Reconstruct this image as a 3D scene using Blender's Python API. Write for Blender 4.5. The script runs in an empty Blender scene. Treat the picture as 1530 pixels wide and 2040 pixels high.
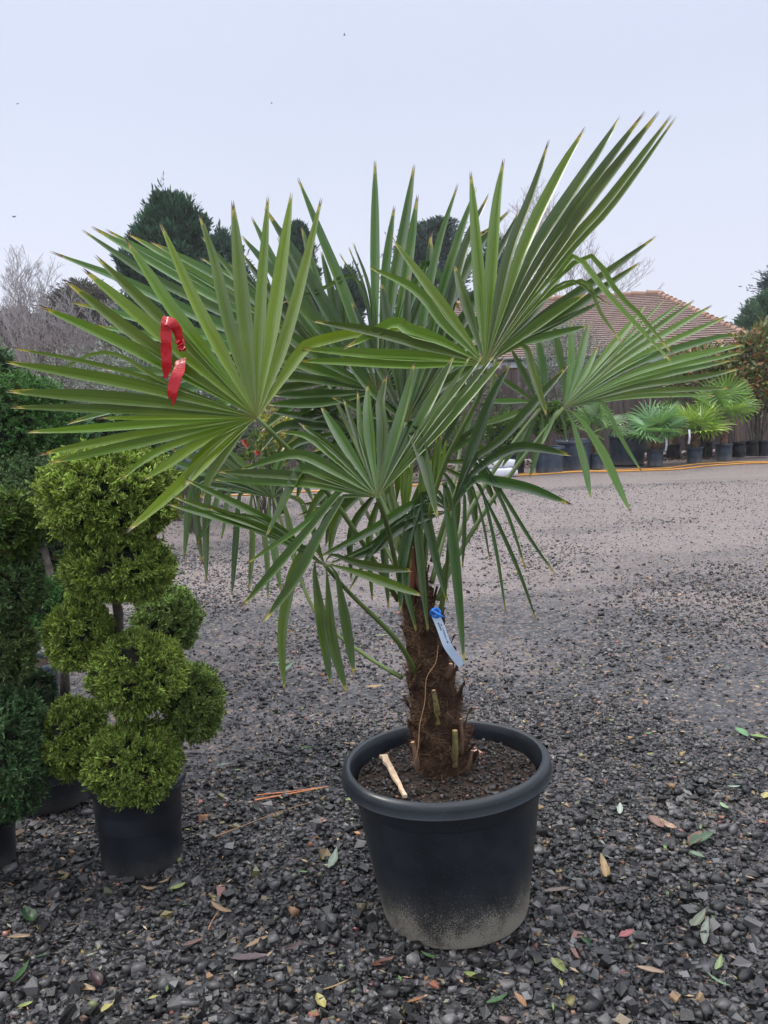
import bpy, bmesh, math, random
import numpy as np
from mathutils import Vector, Matrix, Quaternion

R = math.radians
random.seed(7)
rng = np.random.default_rng(7)
SC = bpy.context.scene
COL = SC.collection

# ------------------------------------------------------------------ camera
F, PITCH, ROLL, H = 1800.0, 7.9, -2.0, 1.62
cam_d = bpy.data.cameras.new("camera")
cam = bpy.data.objects.new("camera", cam_d)
COL.objects.link(cam)
cam_m = Matrix.Rotation(R(90 - PITCH), 4, 'X') @ Matrix.Rotation(R(ROLL), 4, 'Z')
cam_m.translation = (0, 0, H)
cam.matrix_world = cam_m
cam_d.sensor_fit = 'VERTICAL'
cam_d.sensor_height = 36
cam_d.lens = 36 * F / 2040
cam_d.clip_start = 0.05
cam_d.clip_end = 600
SC.camera = cam

# ------------------------------------------------------------------ world, sun, exposure
SUN_EL, SUN_AZ = 48, -72
w = bpy.data.worlds.new("World")
SC.world = w
w.use_nodes = True
nt = w.node_tree
bg = nt.nodes['Background']
sky = nt.nodes.new('ShaderNodeTexSky')
sky.sky_type = 'NISHITA'
sky.sun_disc = False
sky.sun_elevation = R(SUN_EL)
sky.sun_rotation = R(SUN_AZ)
sky.air_density = 1.0
sky.dust_density = 4.0
# an overcast veil: the clear-sky model is mixed with a cloud layer, a little brighter low down, boosted overhead out of view for top light
geo = nt.nodes.new('ShaderNodeTexCoord')
sep = nt.nodes.new('ShaderNodeSeparateXYZ')
nt.links.new(geo.outputs['Generated'], sep.inputs[0])
ramp = nt.nodes.new('ShaderNodeValToRGB')
e = ramp.color_ramp.elements
e[0].position = 0.0
e[0].color = (7.2, 7.5, 8.7, 1)
e[1].position = 1.0
e[1].color = (27, 27.5, 28.5, 1)
m = e.new(0.30)
m.color = (5.9, 6.4, 7.9, 1)
m = e.new(0.42)
m.color = (6.0, 6.5, 8.0, 1)
m = e.new(0.65)
m.color = (16, 16.6, 18, 1)
nt.links.new(sep.outputs['Z'], ramp.inputs[0])
cn = nt.nodes.new('ShaderNodeTexNoise')
cn.inputs['Scale'].default_value = 1.4
cn.inputs['Detail'].default_value = 3
nt.links.new(geo.outputs['Generated'], cn.inputs['Vector'])
cmr = nt.nodes.new('ShaderNodeMapRange')
cmr.inputs['To Min'].default_value = 0.93
cmr.inputs['To Max'].default_value = 1.06
nt.links.new(cn.outputs['Fac'], cmr.inputs['Value'])
cm = nt.nodes.new('ShaderNodeVectorMath')
cm.operation = 'SCALE'
nt.links.new(ramp.outputs[0], cm.inputs[0])
nt.links.new(cmr.outputs[0], cm.inputs['Scale'])
mix = nt.nodes.new('ShaderNodeMix')
mix.data_type = 'RGBA'
mix.inputs[0].default_value = 0.9
nt.links.new(sky.outputs[0], mix.inputs[6])
nt.links.new(cm.outputs[0], mix.inputs[7])
nt.links.new(mix.outputs[2], bg.inputs[0])
bg.inputs[1].default_value = 0.1

sun_d = bpy.data.lights.new("sun", 'SUN')
sun_d.energy = 1.5
sun_d.angle = R(10)
sun_d.color = (1, 0.96, 0.9)
sun = bpy.data.objects.new("sun", sun_d)
sun.location = (3, -3, 10)
sun.rotation_euler = Vector((math.sin(R(SUN_AZ)) * math.cos(R(SUN_EL)), math.cos(R(SUN_AZ)) * math.cos(R(SUN_EL)), math.sin(R(SUN_EL)))).to_track_quat('Z', 'Y').to_euler()
COL.objects.link(sun)

SC.view_settings.view_transform = 'Standard'
SC.view_settings.look = 'None'
SC.view_settings.exposure = 0.30
SC.view_settings.gamma = 1
SC.cycles.use_denoising = True
SC.cycles.max_bounces = 6
SC.cycles.transparent_max_bounces = 8

# ------------------------------------------------------------------ helpers
CR = np.array(cam_m.to_3x3())


def ray(px, py):
    return CR @ np.array([(px - 765) / F, (1020 - py) / F, -1.0])


def W(px, py, Y):
    """the world point at world depth Y that lies along a sight line"""
    d = ray(px, py)
    t = Y / d[1]
    return np.array([d[0] * t, Y, H + d[2] * t])


def G(px, py, z=0.0):
    d = ray(px, py)
    t = (z - H) / d[2]
    return np.array([d[0] * t, d[1] * t, z])


def tag(o, label=None, cat=None, group=None, kind=None):
    if label:
        o['label'] = label
    if cat:
        o['category'] = cat
    if group:
        o['group'] = group
    if kind:
        o['kind'] = kind
    return o


def empty(name, loc=(0, 0, 0), rz=0.0):
    o = bpy.data.objects.new(name, None)
    o.empty_display_size = 0.1
    COL.objects.link(o)
    o.location = loc
    o.rotation_euler = (0, 0, rz)
    return o


def mesh_obj(name, V, Fs, mat, parent=None, smooth=False, col=None, uv=None, world=True):
    """V: (n,3) ; Fs: list of faces or (m,k) array"""
    me = bpy.data.meshes.new(name)
    V = np.asarray(V, dtype=np.float32)
    if isinstance(Fs, np.ndarray):
        mfaces, k = Fs.shape
        me.vertices.add(len(V))
        me.vertices.foreach_set('co', V.ravel())
        me.loops.add(mfaces * k)
        me.loops.foreach_set('vertex_index', Fs.astype(np.int32).ravel())
        me.polygons.add(mfaces)
        me.polygons.foreach_set('loop_start', np.arange(0, mfaces * k, k, dtype=np.int32))
        me.polygons.foreach_set('loop_total', np.full(mfaces, k, dtype=np.int32))
        me.update(calc_edges=True)
    else:
        me.from_pydata([tuple(map(float, v)) for v in V], [], [tuple(int(i) for i in f) for f in Fs])
        me.update()
    if smooth:
        me.polygons.foreach_set('use_smooth', np.ones(len(me.polygons), dtype=bool))
    else:
        me.shade_flat()
    if col is not None:
        ca = me.color_attributes.new('Col', 'FLOAT_COLOR', 'POINT')
        c = np.ones((len(V), 4), dtype=np.float32)
        c[:, :3] = col
        ca.data.foreach_set('color', c.ravel())
    if uv is not None:
        ul = me.uv_layers.new(name='UVMap')
        li = np.empty(len(me.loops), dtype=np.int32)
        me.loops.foreach_get('vertex_index', li)
        ul.data.foreach_set('uv', np.asarray(uv, dtype=np.float32)[li].ravel())
    if mat:
        me.materials.append(mat)
    o = bpy.data.objects.new(name, me)
    COL.objects.link(o)
    if parent is not None:
        o.parent = parent
        if world:  # vertices were given in world space
            inv = Matrix.Translation(parent.location) @ Matrix.Rotation(parent.rotation_euler.z, 4, 'Z')
            me.transform(inv.inverted())
    return o


class MB:
    """collects shapes into ONE mesh"""

    def __init__(s):
        s.v, s.f, s.uv = [], [], []

    def add(s, V, Fc, uv=None):
        b = len(s.v)
        s.v += [tuple(map(float, p)) for p in V]
        s.uv += list(uv) if uv is not None else [(0, 0)] * len(V)
        s.f += [tuple(b + int(i) for i in f) for f in Fc]

    def box(s, c, size, M=None):
        x, y, z = [k / 2 for k in size]
        V = [Vector((sx * x, sy * y, sz * z)) for sz in (-1, 1) for sy in (-1, 1) for sx in (-1, 1)]
        if M is not None:
            V = [M @ p for p in V]
        V = [p + Vector(c) for p in V]
        s.add(V, [(0, 2, 3, 1), (4, 5, 7, 6), (0, 1, 5, 4), (2, 6, 7, 3), (0, 4, 6, 2), (1, 3, 7, 5)])

    def tube(s, pts, rad, n=6, cap=True):
        pts = [Vector(p) for p in pts]
        if not hasattr(rad, '__len__'):
            rad = [rad] * len(pts)
        V, Fc = [], []
        up = Vector((0.31, 0.2, 0.93)).normalized()
        for i, p in enumerate(pts):
            t = (pts[min(i + 1, len(pts) - 1)] - pts[max(i - 1, 0)]).normalized()
            a = t.cross(up)
            if a.length < 1e-3:
                a = t.cross(Vector((1, 0, 0)))
            a.normalize()
            b = t.cross(a)
            for k in range(n):
                th = 2 * math.pi * k / n
                V.append(p + (a * math.cos(th) + b * math.sin(th)) * rad[i])
        for i in range(len(pts) - 1):
            for k in range(n):
                k2 = (k + 1) % n
                Fc.append((i * n + k, i * n + k2, (i + 1) * n + k2, (i + 1) * n + k))
        if cap:
            Fc.append(tuple(range(n - 1, -1, -1)))
            Fc.append(tuple((len(pts) - 1) * n + k for k in range(n)))
        s.add(V, Fc)

    def build(s, name, mat, parent=None, smooth=False, world=True):
        return mesh_obj(name, np.array(s.v), s.f, mat, parent, smooth, uv=np.array(s.uv), world=world)


def lathe(profile, n=64, c=(0, 0, 0), wob=0.0):
    V, Fc = [], []
    for j, (r, z) in enumerate(profile):
        for k in range(n):
            th = 2 * math.pi * k / n
            rr = r * (1 + wob * math.sin(3 * th + 1) + wob * .5 * math.sin(5 * th))
            V.append((c[0] + rr * math.cos(th), c[1] + rr * math.sin(th), c[2] + z))
    for j in range(len(profile) - 1):
        for k in range(n):
            k2 = (k + 1) % n
            Fc.append((j * n + k, j * n + k2, (j + 1) * n + k2, (j + 1) * n + k))
    return V, Fc


# ------------------------------------------------------------------ materials
def new_mat(name):
    mt = bpy.data.materials.new(name)
    mt.use_nodes = True
    n = mt.node_tree.nodes
    return mt, n, mt.node_tree.links, n['Principled BSDF']


def noise(n, l, scale, detail=4, rough=0.55, coord=None):
    t = n.new('ShaderNodeTexNoise')
    t.inputs['Scale'].default_value = scale
    t.inputs['Detail'].default_value = detail
    t.inputs['Roughness'].default_value = rough
    if coord is not None:
        l.new(coord, t.inputs['Vector'])
    return t


def cramp(n, l, src, stops):
    r = n.new('ShaderNodeValToRGB')
    el = r.color_ramp.elements
    el[0].position, el[0].color = stops[0][0], (*stops[0][1], 1)
    el[1].position, el[1].color = stops[-1][0], (*stops[-1][1], 1)
    for p, c in stops[1:-1]:
        x = el.new(p)
        x.color = (*c, 1)
    l.new(src, r.inputs[0])
    return r


def mixc(n, l, fac, a, b, mode='MIX'):
    x = n.new('ShaderNodeMix')
    x.data_type = 'RGBA'
    x.blend_type = mode
    if isinstance(fac, (int, float)):
        x.inputs[0].default_value = fac
    else:
        l.new(fac, x.inputs[0])
    for s, v in ((6, a), (7, b)):
        if isinstance(v, tuple):
            x.inputs[s].default_value = (*v, 1)
        else:
            l.new(v, x.inputs[s])
    return x.outputs[2]


def bump(n, l, p, h, strength, dist=0.01):
    b = n.new('ShaderNodeBump')
    b.inputs['Strength'].default_value = strength
    b.inputs['Distance'].default_value = dist
    l.new(h, b.inputs['Height'])
    l.new(b.outputs[0], p.inputs['Normal'])


def maprange(n, l, src, a, b, c=0.0, d=1.0):
    x = n.new('ShaderNodeMapRange')
    x.inputs['From Min'].default_value = a
    x.inputs['From Max'].default_value = b
    x.inputs['To Min'].default_value = c
    x.inputs['To Max'].default_value = d
    l.new(src, x.inputs['Value'])
    return x.outputs[0]


def math_n(n, l, op, a, b=None):
    x = n.new('ShaderNodeMath')
    x.operation = op
    for i, v in enumerate((a, b)):
        if v is None:
            continue
        if isinstance(v, (int, float)):
            x.inputs[i].default_value = v
        else:
            l.new(v, x.inputs[i])
    return x.outputs[0]


def simple(name, c1, c2, scale=20, rough=0.6, bmp=0.2, dist=0.005, detail=5, spec=0.5):
    mt, n, l, p = new_mat(name)
    tc = n.new('ShaderNodeTexCoord')
    t = noise(n, l, scale, detail, coord=tc.outputs['Object'])
    l.new(mixc(n, l, maprange(n, l, t.outputs['Fac'], .35, .65), c1, c2), p.inputs['Base Color'])
    p.inputs['Roughness'].default_value = rough
    p.inputs['Specular IOR Level'].default_value = spec
    if bmp:
        bump(n, l, p, t.outputs['Fac'], bmp, dist)
    return mt


def foliage_mat(name, rough=0.5, trans=0.25, spec=0.4):
    mt, n, l, p = new_mat(name)
    a = n.new('ShaderNodeAttribute')
    a.attribute_name = 'Col'
    l.new(a.outputs['Color'], p.inputs['Base Color'])
    p.inputs['Roughness'].default_value = rough
    p.inputs['Specular IOR Level'].default_value = spec
    tr = n.new('ShaderNodeBsdfTranslucent')
    l.new(a.outputs['Color'], tr.inputs['Color'])
    mx = n.new('ShaderNodeMixShader')
    mx.inputs[0].default_value = trans
    l.new(p.outputs[0], mx.inputs[1])
    l.new(tr.outputs[0], mx.inputs[2])
    l.new(mx.outputs[0], n['Material Output'].inputs[0])
    return mt


def palm_mat(name, shiny=0.33):
    mt, n, l, p = new_mat(name)
    uvn = n.new('ShaderNodeUVMap')
    sp = n.new('ShaderNodeSeparateXYZ')
    l.new(uvn.outputs[0], sp.inputs[0])
    a = n.new('ShaderNodeAttribute')
    a.attribute_name = 'Col'
    # fine veins running along each leaflet
    mp = n.new('ShaderNodeMapping')
    mp.inputs['Scale'].default_value = (34, 1.6, 1)
    l.new(uvn.outputs[0], mp.inputs[0])
    vein = noise(n, l, 1.0, 5, 0.6, mp.outputs[0])
    c = mixc(n, l, maprange(n, l, vein.outputs['Fac'], .3, .7), (.55, .62, .5), (1.35, 1.3, 1.15))
    c = mixc(n, l, 1.0, a.outputs['Color'], c, 'MULTIPLY')
    # patchy yellowing
    tc = n.new('ShaderNodeTexCoord')
    pn = noise(n, l, 7, 3, .5, tc.outputs['Object'])
    c = mixc(n, l, maprange(n, l, pn.outputs['Fac'], .52, .75, 0, .45), c, (.13, .19, .02))
    # pale midrib line
    rib = math_n(n, l, 'ABSOLUTE', math_n(n, l, 'SUBTRACT', sp.outputs[0], .5))
    ribm = maprange(n, l, rib, .035, .0, 0, .5)
    c = mixc(n, l, ribm, c, (.20, .27, .06))
    sn = noise(n, l, 30, 4, .6, tc.outputs['Object'])
    scar = math_n(n, l, 'MULTIPLY', maprange(n, l, sn.outputs['Fac'], .69, .73), maprange(n, l, sp.outputs[1], .35, .6))
    c = mixc(n, l, math_n(n, l, 'MULTIPLY', scar, .8), c, (.09, .045, .02))
    # yellow then brown tip, with a ragged border
    tn = noise(n, l, 60, 2, .5, tc.outputs['Object'])
    vv = math_n(n, l, 'ADD', sp.outputs[1], maprange(n, l, tn.outputs['Fac'], .3, .7, -.025, .025))
    edge = maprange(n, l, rib, .36, .5, 0, .06)
    vv = math_n(n, l, 'ADD', vv, edge)
    c = mixc(n, l, maprange(n, l, vv, .955, 1.0), c, (.42, .36, .04))
    c = mixc(n, l, maprange(n, l, vv, 1.0, 1.015), c, (.07, .03, .015))
    # yellow-green heart near the hub
    c = mixc(n, l, maprange(n, l, sp.outputs[1], .10, .0, 0, .75), c, (.17, .17, .03))
    # waxy paler underside
    gm = n.new('ShaderNodeNewGeometry')
    under = mixc(n, l, .35, c, (.20, .27, .19))
    c = mixc(n, l, gm.outputs['Backfacing'], c, under)
    l.new(c, p.inputs['Base Color'])
    p.inputs['Roughness'].default_value = shiny
    p.inputs['Specular IOR Level'].default_value = .95
    p.inputs['Coat Weight'].default_value = .35
    p.inputs['Coat Roughness'].default_value = .22
    bump(n, l, p, vein.outputs['Fac'], .25, .002)
    tr = n.new('ShaderNodeBsdfTranslucent')
    l.new(mixc(n, l, 1.0, c, (1.5, 1.5, .7), 'MULTIPLY'), tr.inputs['Color'])
    mx = n.new('ShaderNodeMixShader')
    mx.inputs[0].default_value = .20
    l.new(p.outputs[0], mx.inputs[1])
    l.new(tr.outputs[0], mx.inputs[2])
    l.new(mx.outputs[0], n['Material Output'].inputs[0])
    return mt


def pot_mat(name, dirt=0.0, base=(.008, .010, .014), z0=0.0, z1=.2):
    mt, n, l, p = new_mat(name)
    tc = n.new('ShaderNodeTexCoord')
    sp = n.new('ShaderNodeSeparateXYZ')
    l.new(tc.outputs['Object'], sp.inputs[0])
    t = noise(n, l, 9, 6, .6, tc.outputs['Object'])
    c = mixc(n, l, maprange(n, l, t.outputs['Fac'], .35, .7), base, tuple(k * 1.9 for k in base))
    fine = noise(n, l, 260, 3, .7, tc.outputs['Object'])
    # mud splash: dense at the foot, thinning upwards, plus stray specks
    up = maprange(n, l, sp.outputs[2], z0, z1, 1, 0)
    up = math_n(n, l, 'POWER', up, 1.9)
    m1 = math_n(n, l, 'ADD', math_n(n, l, 'MULTIPLY', up, .95), math_n(n, l, 'MULTIPLY', maprange(n, l, t.outputs['Fac'], .3, .7, -.5, .35), up))
    spk = maprange(n, l, math_n(n, l, 'ADD', fine.outputs['Fac'], math_n(n, l, 'MULTIPLY', m1, .45)), .66, .76)
    c = mixc(n, l, math_n(n, l, 'MULTIPLY', spk, .75 * dirt), c, (.40, .36, .29))
    c = mixc(n, l, math_n(n, l, 'MULTIPLY', m1, .30 * dirt), c, (.26, .24, .20))
    # dusty scuffs everywhere
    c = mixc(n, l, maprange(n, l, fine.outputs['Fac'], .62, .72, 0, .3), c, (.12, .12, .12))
    l.new(c, p.inputs['Base Color'])
    l.new(maprange(n, l, t.outputs['Fac'], .3, .7, .27, .46), p.inputs['Roughness'])
    p.inputs['Specular IOR Level'].default_value = .45
    bump(n, l, p, t.outputs['Fac'], .12, .003)
    return mt


def ground_mat():
    mt, n, l, p = new_mat('planings_ground')
    tc = n.new('ShaderNodeTexCoord')
    co = tc.outputs['Object']
    big = noise(n, l, .35, 5, .6, co)
    mp = n.new('ShaderNodeMapping')
    mp.inputs['Scale'].default_value = (.25, 1.0, 1)
    l.new(co, mp.inputs[0])
    streak = noise(n, l, .9, 5, .62, mp.outputs[0])
    v1 = n.new('ShaderNodeTexVoronoi')
    v1.inputs['Scale'].default_value = 42
    l.new(co, v1.inputs['Vector'])
    v2 = n.new('ShaderNodeTexVoronoi')
    v2.inputs['Scale'].default_value = 95
    l.new(co, v2.inputs['Vector'])
    fn = noise(n, l, 160, 4, .7, co)
    dark = cramp(n, l, v1.outputs['Color'], [(0, (.016, .016, .019)), (.5, (.055, .053, .060)), (.85, (.12, .115, .125)), (1, (.17, .14, .11))])
    fines = cramp(n, l, fn.outputs['Fac'], [(.3, (.105, .088, .085)), (.55, (.245, .208, .200)), (.75, (.42, .36, .345))])
    sp = n.new('ShaderNodeSeparateXYZ')
    l.new(co, sp.inputs[0])
    far = maprange(n, l, sp.outputs[1], 2.6, 10.5, -.11, .10)
    k = math_n(n, l, 'ADD', math_n(n, l, 'ADD', math_n(n, l, 'MULTIPLY', streak.outputs['Fac'], .6), math_n(n, l, 'MULTIPLY', big.outputs['Fac'], .4)), far)
    fac = maprange(n, l, math_n(n, l, 'ADD', math_n(n, l, 'MULTIPLY', math_n(n, l, 'SUBTRACT', k, .5), 1.5), .5), .40, .62)
    c = mixc(n, l, fac, dark.outputs[0], fines.outputs[0])
    md = noise(n, l, 22, 5, .75, co)
    c = mixc(n, l, 1.0, c, mixc(n, l, maprange(n, l, md.outputs['Fac'], .35, .65), (.62, .61, .62), (1.25, 1.22, 1.22)), 'MULTIPLY')
    # stray buff chips
    ch = n.new('ShaderNodeTexVoronoi')
    ch.inputs['Scale'].default_value = 60
    l.new(co, ch.inputs['Vector'])
    sc = n.new('ShaderNodeSeparateColor')
    l.new(ch.outputs['Color'], sc.inputs[0])
    c = mixc(n, l, maprange(n, l, sc.outputs[0], .90, .92, 0, .75), c, (.27, .19, .13))
    l.new(c, p.inputs['Base Color'])
    p.inputs['Roughness'].default_value = .52
    p.inputs['Specular IOR Level'].default_value = .5
    hh = math_n(n, l, 'ADD', v1.outputs['Distance'], math_n(n, l, 'MULTIPLY', v2.outputs['Distance'], .5))
    hh = math_n(n, l, 'ADD', hh, math_n(n, l, 'MULTIPLY', fn.outputs['Fac'], .5))
    bump(n, l, p, hh, .9, .014)
    return mt


M_GROUND = ground_mat()
M_STONE = None
mt, n, l, p = new_mat('wet_stone')
a = n.new('ShaderNodeAttribute')
a.attribute_name = 'Col'
tc = n.new('ShaderNodeTexCoord')
t = noise(n, l, 220, 4, .7, tc.outputs['Object'])
l.new(mixc(n, l, maprange(n, l, t.outputs['Fac'], .3, .7, .0, .6), a.outputs['Color'], mixc(n, l, 1.0, a.outputs['Color'], (.5, .5, .5), 'MULTIPLY')), p.inputs['Base Color'])
l.new(maprange(n, l, t.outputs['Fac'], .3, .7, .16, .45), p.inputs['Roughness'])
p.inputs['Specular IOR Level'].default_value = .5
bump(n, l, p, t.outputs['Fac'], .5, .003)
M_STONE = mt
M_SOIL = simple('potting_soil', (.018, .012, .009), (.060, .040, .030), 60, .9, .9, .01, 8, .2)
M_LEAF = palm_mat('palm_leaf')
M_PETIOLE = simple('petiole_green', (.060, .105, .020), (.12, .17, .035), 8, .4, .1)
M_FOL = foliage_mat('conifer_sprays', .6, .2, .25)
M_LEAFY = foliage_mat('broad_leaves', .4, .25)
M_BARK = simple('conifer_bark', (.055, .045, .035), (.13, .11, .09), 30, .9, .6, .01)
M_BIRCH = simple('birch_bark', (.42, .40, .36), (.25, .23, .20), 4, .8, .2)
M_TWIG = simple('bare_twigs', (.19, .15, .14), (.28, .23, .22), 4, .8, .0)
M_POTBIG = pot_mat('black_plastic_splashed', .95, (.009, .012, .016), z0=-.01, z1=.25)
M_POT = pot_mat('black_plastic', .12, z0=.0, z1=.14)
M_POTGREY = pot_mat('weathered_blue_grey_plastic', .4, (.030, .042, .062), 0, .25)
M_HOSE = simple('orange_hose', (.62, .26, .04), (.72, .36, .08), 5, .45, 0)
M_RED = None
mt, n, l, p = new_mat('red_tape')
tc = n.new('ShaderNodeTexCoord')
t = noise(n, l, 30, 3, .5, tc.outputs['Object'])
l.new(mixc(n, l, t.outputs['Fac'], (.36, .003, .008), (.58, .008, .016)), p.inputs['Base Color'])
p.inputs['Roughness'].default_value = .22
bump(n, l, p, t.outputs['Fac'], .5, .01)
M_RED = mt
M_WHITE = simple('white_plastic', (.70, .76, .84), (.80, .84, .90), 8, .4, 0)
M_BLUE = simple('blue_plastic', (.01, .16, .62), (.015, .22, .75), 9, .35, 0)
M_INK = simple('printed_ink', (.03, .03, .04), (.05, .05, .06), 9, .6, 0)
M_CANE = simple('bamboo_cane', (.30, .15, .07), (.42, .24, .12), 12, .6, .1)
M_WOODPALE = simple('pale_bark_chip', (.55, .38, .24), (.68, .52, .36), 40, .8, .5)


def fence_mat():
    mt, n, l, p = new_mat('weathered_boards')
    tc = n.new('ShaderNodeTexCoord')
    mp = n.new('ShaderNodeMapping')
    mp.inputs['Scale'].default_value = (9, 9, .7)
    l.new(tc.outputs['Object'], mp.inputs[0])
    t = noise(n, l, 1.2, 6, .65, mp.outputs[0])
    c = cramp(n, l, t.outputs['Fac'], [(.25, (.050, .036, .032)), (.5, (.12, .092, .085)), (.68, (.20, .165, .155)), (.85, (.17, .085, .050))])
    l.new(c.outputs[0], p.inputs['Base Color'])
    p.inputs['Roughness'].default_value = .85
    bump(n, l, p, t.outputs['Fac'], .4, .01)
    return mt


M_FENCE = fence_mat()


def roof_mat():
    mt, n, l, p = new_mat('clay_tiles')
    uvn = n.new('ShaderNodeUVMap')
    br = n.new('ShaderNodeTexBrick')
    l.new(uvn.outputs[0], br.inputs['Vector'])
    br.inputs['Scale'].default_value = 1
    br.inputs['Brick Width'].default_value = .2
    br.inputs['Row Height'].default_value = .125
    br.inputs['Mortar Size'].default_value = .006
    br.inputs['Color1'].default_value = (.15, .092, .072, 1)
    br.inputs['Color2'].default_value = (.21, .135, .11, 1)
    br.inputs['Mortar'].default_value = (.07, .045, .04, 1)
    t = noise(n, l, .8, 4, .6, uvn.outputs[0])
    c = mixc(n, l, maprange(n, l, t.outputs['Fac'], .35, .7, 0, .6), br.outputs[0], (.15, .11, .10))
    l.new(c, p.inputs['Base Color'])
    p.inputs['Roughness'].default_value = .8
    return mt


M_ROOF = roof_mat()
M_RIDGE = simple('ridge_clay', (.25, .145, .10), (.33, .21, .16), 3, .8, .3)
M_WALL = simple('brick_wall', (.20, .12, .09), (.30, .19, .15), 6, .9, .3)
M_GUTTER = simple('pale_gutter', (.42, .46, .50), (.50, .54, .58), 3, .4, 0)
M_DARKG = simple('black_gutter', (.015, .017, .02), (.03, .033, .036), 3, .4, 0)

# ------------------------------------------------------------------ ground
xs = np.concatenate([np.linspace(-300, -12, 20), np.linspace(-10, 12, 90), np.linspace(14, 300, 20)])
ys = np.concatenate([np.linspace(-60, -2, 10), np.linspace(-1, 20, 90), np.linspace(22, 500, 25)])
XX, YY = np.meshgrid(xs, ys)


def ground_z(x, y):
    return (.014 * np.sin(x * 1.7 + .6 * y) + .012 * np.sin(y * 2.3 - x * .8) + .006 * np.sin(5 * x) * np.sin(4.3 * y)) * np.clip((np.abs(y) - .0) / 2, 0, 1) - .012


GV = np.stack([XX.ravel(), YY.ravel(), ground_z(XX, YY).ravel()], 1)
nx = len(xs)
idx = np.arange(len(ys) * nx).reshape(len(ys), nx)
GF = np.stack([idx[:-1, :-1].ravel(), idx[:-1, 1:].ravel(), idx[1:, 1:].ravel(), idx[1:, :-1].ravel()], 1)
tag(mesh_obj('ground', GV, GF, M_GROUND, smooth=True), 'wet dark planings and compacted fines covering the nursery yard', kind='structure')

# ------------------------------------------------------------------ stones as stuff
ICO_V = np.array([(x_, y_, z_) for z_ in (-1, 1) for y_ in (-1, 1) for x_ in (-1, 1)], float) * .62
ICO_F = np.array([(0, 2, 3), (0, 3, 1), (4, 5, 7), (4, 7, 6), (0, 1, 5), (0, 5, 4), (2, 6, 7), (2, 7, 3), (0, 4, 6), (0, 6, 2), (1, 3, 7), (1, 7, 5)])


def stones(name, P, size, colr, mat, parent=None, flat=(.4, .95), sink=.15):
    N = len(P)
    v = ICO_V[None] * rng.uniform(.35, 1.4, (N, 8, 3))
    sc = np.stack([rng.uniform(.8, 1.3, N), rng.uniform(.55, 1.0, N), rng.uniform(flat[0], flat[1], N)], 1) * size[:, None]
    v = v * sc[:, None, :]
    # tilt then spin
    tl = rng.uniform(-.6, .6, N)
    c, s_ = np.cos(tl)[:, None], np.sin(tl)[:, None]
    y = v[:, :, 1] * c - v[:, :, 2] * s_
    z = v[:, :, 1] * s_ + v[:, :, 2] * c
    x = v[:, :, 0]
    th = rng.uniform(0, 6.283, N)
    c, s_ = np.cos(th)[:, None], np.sin(th)[:, None]
    v = np.stack([x * c - y * s_, x * s_ + y * c, z], 2) + P[:, None, :]
    v[:, :, 2] += (size * (sc[:, 2] / size) * (.55 - sink))[:, None]
    f = (ICO_F[None] + (np.arange(N) * 8)[:, None, None]).reshape(-1, 3)
    o = mesh_obj(name, v.reshape(-1, 3), f, mat, parent, col=np.repeat(colr, 8, 0))
    at = o.data.attributes.get('sharp_face') or o.data.attributes.new('sharp_face', 'BOOLEAN', 'FACE')
    at.data.foreach_set('value', np.repeat(rng.uniform(0, 1, N) > .48, 12))
    return o


def scatter_ground(N, y0, y1, power=1.0, margin=.12):
    """points in a wide wedge before the camera, uniform per area"""
    y = np.sqrt(rng.uniform(y0 ** 2, y1 ** 2, N)) if power == 1 else y0 + (y1 - y0) * rng.uniform(0, 1, N) ** power
    x = rng.uniform(-1, 1, N) * (y * .45 + margin + .25)
    return np.stack([x, y, ground_z(x, y)], 1)


def stone_cols(N):
    g = .007 + .12 * rng.uniform(0, 1, N) ** 2.8
    c = np.stack([g * 1.03, g * 1.0, g * 1.02], 1)
    k = rng.uniform(0, 1, N)
    tan = k > .968
    c[tan] = np.stack([rng.uniform(.14, .32, tan.sum()), rng.uniform(.10, .19, tan.sum()), rng.uniform(.06, .12, tan.sum())], 1)
    pale = (k > .86) & (k <= .945)
    g2 = rng.uniform(.09, .19, pale.sum())
    c[pale] = np.stack([g2, g2 * .95, g2 * .95], 1)
    return c


def patch(x, y):  # where the loose stone is thin and the fines show
    return np.sin(x * 1.3 + 1.0) * np.sin(y * 1.1 + x * .5) + .5 * np.sin(x * 3.1 - y * 2.3)


P1 = scatter_ground(85000, 1.45, 4.6)
P1 = P1[(P1[:, 1] < 3.2) | (patch(P1[:, 0], P1[:, 1]) < .95 - .95 * (P1[:, 1] - 3.2) + rng.uniform(-.5, .5, len(P1)))]
s1 = np.clip(rng.lognormal(math.log(.0070), .56, len(P1)), .004, .030)
P2 = scatter_ground(80000, 4.6, 10.5)
P2 = P2[(patch(P2[:, 0], P2[:, 1]) < .10 - .08 * (P2[:, 1] - 4.6) + rng.uniform(-.6, .6, len(P2))) & (P2[:, 1] < 10.5 - 4 * rng.uniform(0, 1, len(P2)) ** 2)]
s2 = np.clip(rng.lognormal(math.log(.0074), .42, len(P2)), .003, .02)
PB = scatter_ground(700, 1.45, 3.4)
sB = rng.uniform(.018, .034, len(PB)) * rng.uniform(.8, 1, len(PB))
P3 = scatter_ground(30000, 3.5, 14)
s3 = np.clip(rng.lognormal(math.log(.0062), .4, len(P3)), .003, .015)
P4 = scatter_ground(260, 2.6, 8)
s4 = rng.uniform(.012, .026, len(P4))
P3 = np.concatenate([P3, P4])
s3 = np.concatenate([s3, s4])
s1 = s1 * np.clip(1.08 - (P1[:, 1] - 2.2) * .17, .6, 1.1)
PP = np.concatenate([P1, P2, PB, P3])
SS = np.concatenate([s1, s2, sB, s3])
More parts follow.
